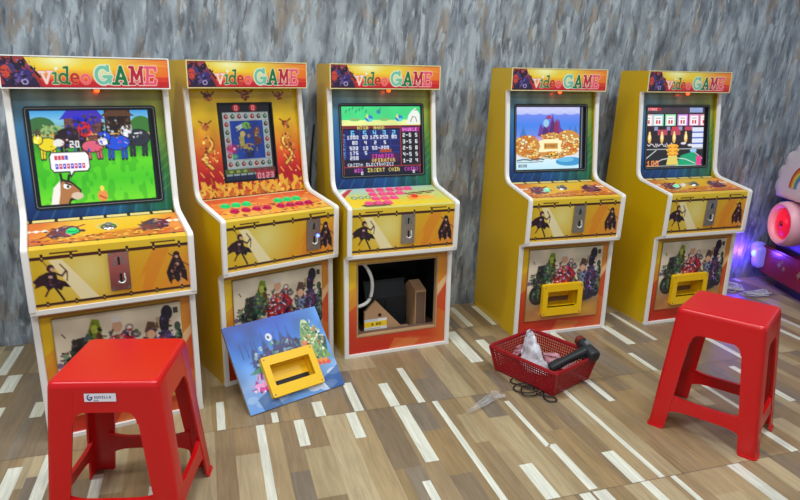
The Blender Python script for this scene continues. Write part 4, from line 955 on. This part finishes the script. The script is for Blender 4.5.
# ------------------------------------------------------------------ stools
def stool(loc, yaw, label, BY, SY):
    root = empty('plastic_stool', loc, yaw)
    tag(root, label, 'stool', 'red plastic stools')
    H = .436; BX, SX = .169, .131
    def hx(z): return BX + (SX - BX) * z / H + (.004 if z < .006 else 0)
    def hy(z): return BY + (SY - BY) * z / H + (.004 if z < .006 else 0)
    def side(k):
        """maps (s across in metres, z, depth inward) on side k to 3-D"""
        def f(s, z, c):
            X, Y = hx(z), hy(z)
            if k == 0: return (s, -Y + c, z)
            if k == 1: return (X - c, s, z)
            if k == 2: return (-s, Y - c, z)
            return (-X + c, -s, z)
        return f
    half = lambda k, z: hx(z) if k % 2 == 0 else hy(z)
    T = .006
    # seat with its skirt: rounded slab, skirt arched between the legs
    bm = bmesh.new()
    zs = [(.0, H - .014, 0), (.0, H - .005, -.0015), (.0, H - .0012, -.005), (.0, H, -.010)]
    loops = []
    for _, dz, ins in zs:
        loops.append([bm.verts.new((p[0], p[1], dz)) for p in rrect(2 * (hx(H) + ins), 2 * (hy(H) + ins), .017, 5)])
    for Aa, Bb in zip(loops[:-1], loops[1:]):
        for i in range(len(Aa)): bm.faces.new((Aa[i], Aa[(i + 1) % len(Aa)], Bb[(i + 1) % len(Bb)], Bb[i]))
    top = bm.faces.new(loops[-1]); bmesh.ops.inset_individual(bm, faces=[top], thickness=.02, depth=0)
    inner = [bm.verts.new((v.co.x * .94, v.co.y * .94, H - .014)) for v in loops[0]]
    for i in range(len(inner)):
        j = (i + 1) % len(inner); bm.faces.new((loops[0][j], loops[0][i], inner[i], inner[j]))
    bm.faces.new(inner[::-1])
    for k in range(4):
        f = side(k); Z0, ZT = .352, H - .013
        lw = lambda z: half(k, z) - .064
        pts = [(-(half(k, ZT) - .022), ZT), (half(k, ZT) - .022, ZT), (half(k, Z0) - .022, Z0 - .026), (lw(Z0), Z0 - .026)]
        for t in np.linspace(0, 1, 6)[1:]:
            pts.append((lw(Z0) - .026 * (1 - math.cos(t * math.pi / 2)), Z0 - .026 + .032 * math.sin(t * math.pi / 2)))
        pts += [(-p[0], p[1]) for p in pts[:2:-1]] + [(-(half(k, Z0) - .022), Z0 - .026)]
        prism(pts, f, 0.0005, T, bm)
    seat = obj('seat', bm, M['red'], root, smooth=38)
    # four legs: each two tapering plates folded round the corner
    for cxs, cys in ((-1, -1), (1, -1), (1, 1), (-1, 1)):
        bm = bmesh.new(); n = 14; rings = []
        zz = [0, .005, .006, .03] + list(np.linspace(.06, H - .0135, 10))
        for z in zz:
            X, Y = hx(z), hy(z); w = .054 + .012 * z / H
            r = .014
            out = [Vector((X - w, Y)), Vector((X - r, Y)), Vector((X - r * .3, Y - r * .3)), Vector((X, Y - r)), Vector((X, Y - w))]
            inn = [Vector((X - T, Y - w)), Vector((X - T, Y - r - T * .6)), Vector((X - T - r * .3, Y - T - r * .3)), Vector((X - r - T * .6, Y - T)), Vector((X - w, Y - T))]
            rings.append([bm.verts.new((p.x * cxs, p.y * cys, z)) for p in out + inn])
        for Aa, Bb in zip(rings[:-1], rings[1:]):
            for i in range(len(Aa)): bm.faces.new((Aa[i], Aa[(i + 1) % len(Aa)], Bb[(i + 1) % len(Bb)], Bb[i]))
        bm.faces.new(rings[0][::-1]); bm.faces.new(rings[-1])
        obj('leg', bm, M['red'], root, smooth=50)
    # low rails between the legs, widening into them
    for k in range(4):
        f = side(k); bm = bmesh.new(); secs = []
        for t in np.linspace(-1, 1, 15):
            zt = .120 + .016 * abs(t) ** 5; zb = .078 - .016 * abs(t) ** 5
            zc = .098; s = t * (half(k, zc) - .046)
            secs.append([bm.verts.new(f(s, z, c)) for z, c in ((zb, .002), (zt, .002), (zt, .002 + T), (zb, .002 + T))] + [bm.verts.new(f(s, zt, .014)), bm.verts.new(f(s, zt - .004, .014))])
        for S, U_ in zip(secs[:-1], secs[1:]):
            for i, j in ((0, 1), (2, 3), (3, 0), (1, 4), (4, 5), (5, 2)): bm.faces.new((S[i], S[j], U_[j], U_[i]))
        for S in (secs[0], secs[-1]): bm.faces.new((S[0], S[1], S[2], S[3]))
        obj('stretcher', bm, M['red'], root, smooth=45)
    return root, seat, side

st, seat, side = stool((-.713, 1.490, 0), R(4), 'red plastic stool with a small white sticker on its front edge', .160, .132)
f0 = side(0)
c = Cv(100, 30, (226, 222, 232)); c.ell(17, 15, 9, 11, (24, 40, 96)); c.ell(17, 14, 5.4, 6.4, (226, 224, 236)); c.poly([(16, 4), (28, 4), (28, 14), (20, 14)], (226, 222, 232)); c.line([(15, 15), (26, 13)], 3, (34, 60, 120))
c.text(32, 9, 'NUVILLA', 1.9, (50, 56, 110)); c.rect(86, 9, 87, 10, (50, 56, 110)); c.text(30, 22, 'MAR', 1.3, (110, 110, 150))
O_ = Vector(f0(-.006, .398, -.0015)); up = Vector(f0(-.006, .41, -.0015)) - O_
print_panel('sticker', c.out(), Plane(O_, (1, 0, 0), up), -.037, .037, -.0105, .0105, M['paper'], seat, thick=.002)
stool((1.090, 1.957, 0), R(-39.5), 'plain red plastic stool without a sticker, in front of the card game machine', .140, .122)

# ------------------------------------------------------------------ loose door leaning on the second machine

root = empty('loose_door_panel', (-.3536, 2.0714, 0), R(39))
tag(root, 'loose blue printed door panel with a yellow tray, leaning on the machine with the fruit board', 'panel')
tl = R(50)
pp = Plane((0, 0, .004), (1, 0, 0), (0, math.cos(tl), math.sin(tl)))
print_panel('door_board', loose_art(), pp, -.195, .195, 0, .33, M['art'], root, thick=.012, edge=(150, 140, 130), hole=mouth(.004, .106, .212, .152))
tr = chute(root, pp, .004, .106, w=.212, h=.152, deep=.034)
obj('backing_strip', prism([(-.05, .004), (.12, .004), (.12, .05), (-.05, .05)], pp, -.0125, -.022), M['ply'], root)

# ------------------------------------------------------------------ basket and what lies in it
BY0 = R(-49)
bk = empty('plastic_basket', (.576, 2.310, 0), BY0)
tag(bk, 'low red perforated plastic basket on the floor in front of the castle game machine', 'basket')
LX, LY, BX_, BY_, BH = .160, .134, .138, .112, .112
def lattice(p00, p10, p11, p01, nu, nv, band):
    """perforated sheet between four corners: nu x nv cells, each with a hole"""
    bm = bmesh.new(); G = {}
    def V(u, v):
        k = (round(u, 4), round(v, 4))
        if k not in G:
            a = Vector(p00).lerp(Vector(p10), u / nu); b_ = Vector(p01).lerp(Vector(p11), u / nu); G[k] = bm.verts.new(a.lerp(b_, v / nv))
        return G[k]
    for i in range(nu):
        for j in range(nv):
            q = [V(i, j), V(i + 1, j), V(i + 1, j + 1), V(i, j + 1)]
            if j < band or j >= nv - 1 or i < 1 or i >= nu - 1: bm.faces.new(q); continue
            g = .19; h_ = [V(i + g, j + g), V(i + 1 - g, j + g), V(i + 1 - g, j + 1 - g), V(i + g, j + 1 - g)]
            for k in range(4): bm.faces.new((q[k], q[(k + 1) % 4], h_[(k + 1) % 4], h_[k]))
    return bm
cB = [(-BX_, -BY_, .004), (BX_, -BY_, .004), (BX_, BY_, .004), (-BX_, BY_, .004)]
cT = [(-LX, -LY, BH), (LX, -LY, BH), (LX, LY, BH), (-LX, LY, BH)]
for k in range(4):
    j = (k + 1) % 4
    o = obj('basket_wall', lattice(cB[k], cB[j], cT[j], cT[k], 30 if k % 2 == 0 else 25, 10, 1), M['redb'], bk)
    md = o.modifiers.new('thickness', 'SOLIDIFY'); md.thickness = .003; md.offset = 0
o = obj('basket_bottom', lattice(cB[0], cB[1], cB[2], cB[3], 18, 14, 1), M['redb'], bk)
md = o.modifiers.new('thickness', 'SOLIDIFY'); md.thickness = .003; md.offset = 1
bm = bmesh.new(); lo = rrect(2 * LX + .014, 2 * LY + .014, .030, 6); li = rrect(2 * LX - .008, 2 * LY - .008, .022, 6)
secs = [(lo, BH - .010), (lo, BH - .002), (rrect(2 * LX + .010, 2 * LY + .010, .028, 6), BH + .002), (rrect(2 * LX - .002, 2 * LY - .002, .025, 6), BH + .002), (li, BH - .002), (li, BH - .008), (rrect(2 * LX + .010, 2 * LY + .010, .028, 6), BH - .008)]
rr = [[bm.verts.new((p[0], p[1], z)) for p in l] for l, z in secs]
for q in range(len(rr)):
    Aa, Bb = rr[q], rr[(q + 1) % len(rr)]
    for i in range(len(Aa)): bm.faces.new((Aa[i], Aa[(i + 1) % len(Aa)], Bb[(i + 1) % len(Bb)], Bb[i]))
obj('basket_rim', bm, M['redb'], bk, smooth=40)
for cx_, cy_ in ((-1, -1), (1, -1), (1, 1), (-1, 1)):
    obj('corner_post', tube_bm(bmesh.new(), [(cx_ * BX_, cy_ * BY_, .004), (cx_ * LX, cy_ * LY, BH - .004)], .006, 10), M['redb'], bk, smooth=60)

def crumple(name, pts_lo, pts_hi, m, seed, amp, label, cat, thick=.0012, nu=22, nv=18):
    """a creased plastic sheet between two polylines"""
    bm = bmesh.new(); r = np.random.default_rng(seed)
    n1 = vnoise(nv + 1, nu + 1, 5, seed); n2 = vnoise(nv + 1, nu + 1, 9, seed + 1)
    lo, hi = smooth_path(pts_lo, 8), smooth_path(pts_hi, 8)
    def on(path, t):
        x = t * (len(path) - 1); i = min(int(x), len(path) - 2); return path[i].lerp(path[i + 1], x - i)
    G = [[None] * (nu + 1) for _ in range(nv + 1)]
    for j in range(nv + 1):
        for i in range(nu + 1):
            p = on(lo, i / nu).lerp(on(hi, i / nu), j / nv)
            p = p + Vector((n1[j, i] - .5, n2[j, i] - .5, (n1[j, i] - n2[j, i]) * .5)) * amp
            G[j][i] = bm.verts.new(p)
    for j in range(nv):
        for i in range(nu): bm.faces.new((G[j][i], G[j][i + 1], G[j + 1][i + 1], G[j + 1][i]))
    o = obj(name, bm, m, smooth=70)
    md = o.modifiers.new('thickness', 'SOLIDIFY'); md.thickness = thick
    return tag(o, label, cat)

crumple('plastic_bag', [(.500, 2.36, .012), (.515, 2.30, .012), (.575, 2.245, .03), (.60, 2.285, .012), (.545, 2.38, .012), (.505, 2.37, .012)],
        [(.522, 2.388, .155), (.528, 2.38, .15), (.545, 2.372, .158), (.548, 2.385, .16), (.535, 2.398, .16), (.522, 2.39, .156)], M['bag'], 5, .022, 'cloudy plastic bag standing up to a point in the red basket', 'plastic bag')
crumple('pink_plastic_sheet', [(.60, 2.38, .012), (.66, 2.34, .012), (.70, 2.29, .012)], [(.595, 2.435, .05), (.655, 2.385, .055), (.715, 2.335, .05)], M['pinkbag'], 9, .02, 'crumpled pinkish plastic sheet on the bottom of the red basket', 'plastic sheet')
crumple('clear_wrapper', [(.47, 2.40, .05), (.478, 2.385, .05), (.486, 2.37, .05)], [(.50, 2.425, .075), (.507, 2.412, .085), (.512, 2.40, .075)], M['pinkbag'], 14, .025, 'small crumpled clear wrapper in the far corner of the red basket', 'plastic wrapper')
crumple('clear_film', [(.235, 1.985, .004), (.30, 2.02, .012), (.36, 2.075, .010), (.395, 2.105, .012)], [(.255, 2.01, .006), (.30, 2.065, .016), (.35, 2.125, .02), (.37, 2.150, .016)], M['film'], 21, .018, 'strip of clear crinkled plastic film lying on the floor near the black cable', 'plastic film')

# charcoal hand tool: grip lying in the basket, blocky head on the rim
tp = empty('hand_tool', (.600, 2.245, .06), 0)
tag(tp, 'charcoal gun-shaped hand tool with a dull red tip lying across the red basket', 'hand tool')
def loft(secs, n=14, sq=3.2):
    """superellipse sections: (centre, axis u, axis v, ru, rv)"""
    bm = bmesh.new(); rg = []
    for c_, u, v, ru, rv in secs:
        c_, u, v = Vector(c_), Vector(u).normalized(), Vector(v).normalized()
        L_ = []
        for k in range(n):
            t = 2 * math.pi * k / n; ct, s_ = math.cos(t), math.sin(t)
            L_.append(bm.verts.new(c_ + u * ru * math.copysign(abs(ct) ** (2 / sq), ct) + v * rv * math.copysign(abs(s_) ** (2 / sq), s_)))
        rg.append(L_)
    for Aa, Bb in zip(rg[:-1], rg[1:]):
        for i in range(n): bm.faces.new((Aa[i], Aa[(i + 1) % n], Bb[(i + 1) % n], Bb[i]))
    bm.faces.new(rg[0][::-1]); bm.faces.new(rg[-1]); return bm
g0, g1 = Vector((-.012, -.004, .004)), Vector((.128, .022, .068)); ax = (g1 - g0).normalized(); su = ax.cross(Vector((0, 0, 1))).normalized(); sv = su.cross(ax)
obj('grip', loft([(g0.lerp(g1, t), su, sv, ru, rv) for t, ru, rv in ((0, .012, .010), (.03, .020, .015), (.25, .021, .016), (.45, .016, .014), (.7, .017, .015), (1.05, .020, .017))]), M['tool'], tp, smooth=50)
h0, h1 = Vector((.118, .085, .088)), Vector((.158, -.018, .058)); ha = (h1 - h0).normalized(); hu = ha.cross(Vector((0, 0, 1))).normalized(); hv = hu.cross(ha)
hd = obj('head', loft([(h0.lerp(h1, t), hu, hv, ru, rv) for t, ru, rv in ((0, .012, .014), (.04, .017, .019), (.3, .018, .019), (.62, .021, .022), (.9, .024, .024), (.97, .022, .022), (1, .015, .015))]), M['tool'], tp, smooth=50)
obj('scan_window', loft([(h0.lerp(h1, t), hu, hv, ru, rv) for t, ru, rv in ((-.07, .010, .011), (-.02, .0165, .018), (.16, .0195, .0205))]), M['toolred'], hd, smooth=50)
obj('trigger', loft([(g0.lerp(g1, .82) - sv * .016 + su * .012, su, sv, .006, .008), (g0.lerp(g1, .95) - sv * .02 + su * .014, su, sv, .006, .007)]), M['black'], tp, smooth=50)
obj('clip', loft([(h0.lerp(h1, .45) + hv * .022, hu, ha, .012, .012), (h0.lerp(h1, .45) + hv * .027, hu, ha, .010, .010)]), M['grey'], hd, smooth=50)

# black cable looping on the floor in front of the basket
r = random.Random(5)
pts = [(.452, 2.262, .006), (.44, 2.235, .006), (.47, 2.20, .010), (.52, 2.17, .008), (.50, 2.205, .014), (.455, 2.205, .008), (.445, 2.165, .006), (.49, 2.14, .010), (.53, 2.15, .016), (.515, 2.185, .012), (.475, 2.18, .014), (.47, 2.13, .008), (.51, 2.125, .008), (.55, 2.155, .010), (.545, 2.12, .006), (.555, 2.09, .006), (.585, 2.09, .006), (.585, 2.115, .006), (.555, 2.125, .008), (.52, 2.14, .010)]
tag(obj('black_cable', tube_bm(bmesh.new(), smooth_path(pts, 7), .0026, 7), M['cable'], smooth=60), 'thin black cable tangled on the floor against the red basket', 'cable')

# white cables heaped by the last machine
def loops(seed, cx, cy, n, rx, ry, zz):
    q = random.Random(seed); P = []
    for i in range(n):
        t = i * 1.9 + q.uniform(-.7, .7); k = q.uniform(.35, 1.15)
        P.append((cx + rx * k * math.cos(t), cy + ry * k * math.sin(t), zz + q.uniform(0, .02)))
    return smooth_path(P, 6)
for sd, (cx_, cy_, n_, rx_, ry_, lab) in enumerate(((1.88, 3.45, 34, .085, .085, 'white cable coiled thickest in the heap beside the kiddie ride'), (1.995, 3.33, 18, .10, .05, 'white cable with wide loops spreading out of the heap toward the kiddie ride'))):
    tag(obj('white_cable', tube_bm(bmesh.new(), loops(sd + 3, cx_, cy_, n_, rx_, ry_, .005), .003, 6), M['wcable'], smooth=60), lab, 'cable', 'white cables on the floor by the kiddie ride')
# cord hanging behind the third machine
pts = [wp(-.42 + 0.0, 2.78, .95)]
pts = [tuple(wp(a, b_, z)) for a, b_, z in ((.47, 2.835, .93), (.455, 2.83, .80), (.445, 2.835, .6), (.46, 2.84, .4), (.45, 2.845, .2), (.455, 2.845, .008))]
tag(obj('power_cord', tube_bm(bmesh.new(), smooth_path(pts, 6), .004, 8), M['cable'], smooth=60), 'black power cord hanging on the wall between the flame-covered machine and the doorless one', 'cord')

# ------------------------------------------------------------------ kiddie ride by the wall
kr = empty('kiddie_ride', (2.13, 3.18, 0), 0)      # its long red flank faces -x
tag(kr, 'red based kiddie ride with a white cloud body, rainbow and glowing pink wheel', 'kiddie ride')
Y1, Y0 = .43, -.62
fl2 = lambda p, z, x: (x, p, z)
bm = prism([(Y0, .062), (Y1 - .02, .062), (Y1, .10), (Y1, .212), (Y1 - .02, .226), (Y0, .226)], fl2, 0, .62)
bmesh.ops.bevel(bm, geom=[e for e in bm.edges], offset=.008, segments=2, affect='EDGES')
base = obj('base', bm, M['ridered'], kr, smooth=40)
box('underframe', (.05, Y0 + .05, 0), (.57, Y1 - .12, .063), M['black'], kr)
for (yy, zz) in ((.20, .150), (.02, .145), (-.2, .145)):
    sp = Plane((0, yy, zz), (0, -1, 0), (0, 0, 1))
    bm = bmesh.new()
    for kx, ky, s_ in ((-.02, .006, .022), (.022, -.006, .017), (.0, .028, .011)):
        prism([(kx + s_ * (1 if i % 2 == 0 else .42) * math.cos(math.pi * i / 4), ky + s_ * (1 if i % 2 == 0 else .42) * math.sin(math.pi * i / 4)) for i in range(8)], sp, -.001, .003, bm)
    obj('star_ornament', bm, M['gold'], base)
# tail lamps at the wall end
for (yy, zz, lit) in ((.445, .185, 0), (.40, .155, 1)):
    xx = -.012 if lit else .0
    bm = bmesh.new(); sp = Plane((xx, yy, zz), (0, -1, 0), (0, 0, 1)); L_ = []
    for c_, k in ((-.02, .9), (.012, 1), (.03, .86), (.038, .55)):
        L_.append([bm.verts.new(sp(p[0] * k, p[1] * k, c_)) for p in rrect(.068, .135 if lit else .10, .03, 5)])
    for Aa, Bb in zip(L_[:-1], L_[1:]):
        for i in range(len(Aa)): bm.faces.new((Aa[i], Aa[(i + 1) % len(Aa)], Bb[(i + 1) % len(Bb)], Bb[i]))
    bm.faces.new(L_[0][::-1]); bm.faces.new(L_[-1])
    t_ = obj('tail_lamp', bm, M['lens'], kr, smooth=50)
    if lit: obj('lamp_bulb', cyl_bm(bmesh.new(), sp, .0, .02, .02, .036, .042, 16, .006), M['blueled'], t_, smooth=60)
# blue body, white cloud top
bm = prism(rounded([(Y0 + .08, .22), (Y1 - .05, .22), (Y1 + .01, .34, .05), (Y1 - .02, .56, .05), (Y0 + .12, .56, .05), (Y0 + .06, .34, .05)], 5), fl2, .06, .56)
body = obj('body', bm, M['rideblue'], kr, smooth=40)
lob = [(.345, .585, .055), (.33, .66, .06), (.27, .735, .075), (.17, .80, .09), (.04, .84, .10), (-.10, .82, .10), (-.22, .76, .09), (-.31, .68, .08), (-.36, .59, .07)]
bm = bmesh.new()
pts = []
out_ = [(.36, .525)]
for (yy, zz, q) in lob:
    ang0 = math.atan2(zz - .6, yy - 0.0)
    for t in (-.8, -.4, 0, .4, .8):
        out_.append((yy + q * math.cos(ang0 + t) * .75, zz + q * math.sin(ang0 + t) * .75))
out_ += [(-.40, .525)]
L_ = []
cy0, cz0 = -.01, .66
for xo, k in ((-.035, .80), (-.03, .90), (-.012, .97), (.02, 1.0), (.60, 1.0), (.632, .97), (.65, .90), (.655, .80)):
    L_.append([bm.verts.new((xo, cy0 + (p[0] - cy0) * k, cz0 + (p[1] - cz0) * k)) for p in out_])
for Aa, Bb in zip(L_[:-1], L_[1:]):
    for i in range(len(Aa)): bm.faces.new((Aa[i], Aa[(i + 1) % len(Aa)], Bb[(i + 1) % len(Bb)], Bb[i]))
bm.faces.new(L_[0][::-1]); bm.faces.new(L_[-1])
cl = obj('cloud_body', bm, M['ridewhite'], kr, smooth=50)
for i, col in enumerate(((206, 60, 50), (226, 150, 40), (236, 220, 120), (120, 180, 120), (90, 130, 210))):
    ra = .135 - i * .013; bm = bmesh.new(); P = []
    for t in np.linspace(0, math.pi, 25): P.append((ra * math.cos(t), ra * math.sin(t)))
    for t in np.linspace(math.pi, 0, 25): P.append(((ra - .012) * math.cos(t), (ra - .012) * math.sin(t)))
    sp = Plane((-.035, .075, .60), (0, -1, 0), (0, 0, 1))
    va = [bm.verts.new(sp(p[0], p[1], .003)) for p in P]; vb = [bm.verts.new(sp(p[0], p[1], -.004)) for p in P]; n_ = len(P)
    for k in range(24):
        bm.faces.new((va[k], va[k + 1], va[n_ - 2 - k], va[n_ - 1 - k])); 
    for k in range(n_): bm.faces.new((va[k], va[(k + 1) % n_], vb[(k + 1) % n_], vb[k]))
    obj('rainbow_stripe', bm, mat('rainbow stripe', col, .4), cl)
for yy in (.195, -.30):
    sp = Plane((.03, yy, .40), (0, -1, 0), (0, 0, 1)); n_ = 36; bm = bmesh.new(); L_ = []
    for q, c_ in ((.083, .055), (.087, .075), (.096, .088), (.108, .092), (.120, .078), (.124, .05), (.12, .0), (.10, -.03)):
        L_.append([bm.verts.new(sp(q * math.cos(2 * math.pi * k / n_), q * math.sin(2 * math.pi * k / n_), c_)) for k in range(n_)])
    for Aa, Bb in zip(L_[:-1], L_[1:]):
        for i in range(n_): bm.faces.new((Aa[i], Aa[(i + 1) % n_], Bb[(i + 1) % n_], Bb[i]))
    bm.faces.new(L_[-1])
    wh = obj('wheel', bm, M['ridepink'], kr, smooth=50)
    obj('hub', cyl_bm(bmesh.new(), sp, 0, 0, .086, .03, .064, 32, .018, .080), M['hub'], wh, smooth=30)
    for k in range(5):
        t = 2 * math.pi * k / 5 + .3; obj('hub_stud', cyl_bm(bmesh.new(), sp, .042 * math.cos(t), .042 * math.sin(t), .010, .058, .072, 12, .003), M['hub'], wh, smooth=50)
    obj('hub_cap', cyl_bm(bmesh.new(), sp, 0, 0, .018, .058, .082, 18, .004), M['ridered'], wh, smooth=50)

# glow of the ride's own lamps
def pt(loc, e, col, r_=.02):
    l = bpy.data.lights.new('ride_lamp', 'POINT'); l.energy = e; l.color = col; l.shadow_soft_size = r_
    o = bpy.data.objects.new('ride_lamp', l); o.location = loc; link(o)
pt((2.02, 3.588, .18), 2.4, (.12, .04, 1))
pt((1.98, 3.40, .42), .2, (1, .15, .3))

# ------------------------------------------------------------------ light and camera
def area(loc, size, sy, power, col=(1, 1, 1), rot=(0, 0, WA)):
    l = bpy.data.lights.new('ceiling_light', 'AREA'); l.shape = 'RECTANGLE'; l.size = size; l.size_y = sy; l.energy = power; l.color = col
    o = bpy.data.objects.new('ceiling_light', l); o.location = loc; o.rotation_euler = rot; link(o)
for a in (-1.6, .2, 2.0):
    area(wp(a, 1.35, 2.86), 1.2, .3, 33, (.95, .98, 1))
area(wp(-.2, -.6, 2.86), 2.4, .6, 58, (.95, .98, 1))
w = bpy.data.worlds.new('World'); sc.world = w; w.use_nodes = True
w.node_tree.nodes['Background'].inputs['Color'].default_value = (.8, .88, 1, 1)
w.node_tree.nodes['Background'].inputs['Strength'].default_value = .45

cam = bpy.data.cameras.new('camera'); co = link(bpy.data.objects.new('camera', cam))
cam.sensor_fit = 'HORIZONTAL'; cam.sensor_width = 36; cam.lens = 631.996 / 800 * 36; cam.clip_start = .02
pitch, roll = R(15.7045), R(1.09097)
Mr = Matrix.Rotation(math.pi / 2 - pitch, 4, 'X') @ Matrix.Rotation(roll, 4, 'Z')
co.matrix_world = Matrix.Translation((0, 0, 1.159036)) @ Mr
sc.camera = co
vs = sc.view_settings; vs.view_transform = 'Standard'; vs.look = 'None'; vs.exposure = 0; vs.gamma = 1; vs.use_curve_mapping = False
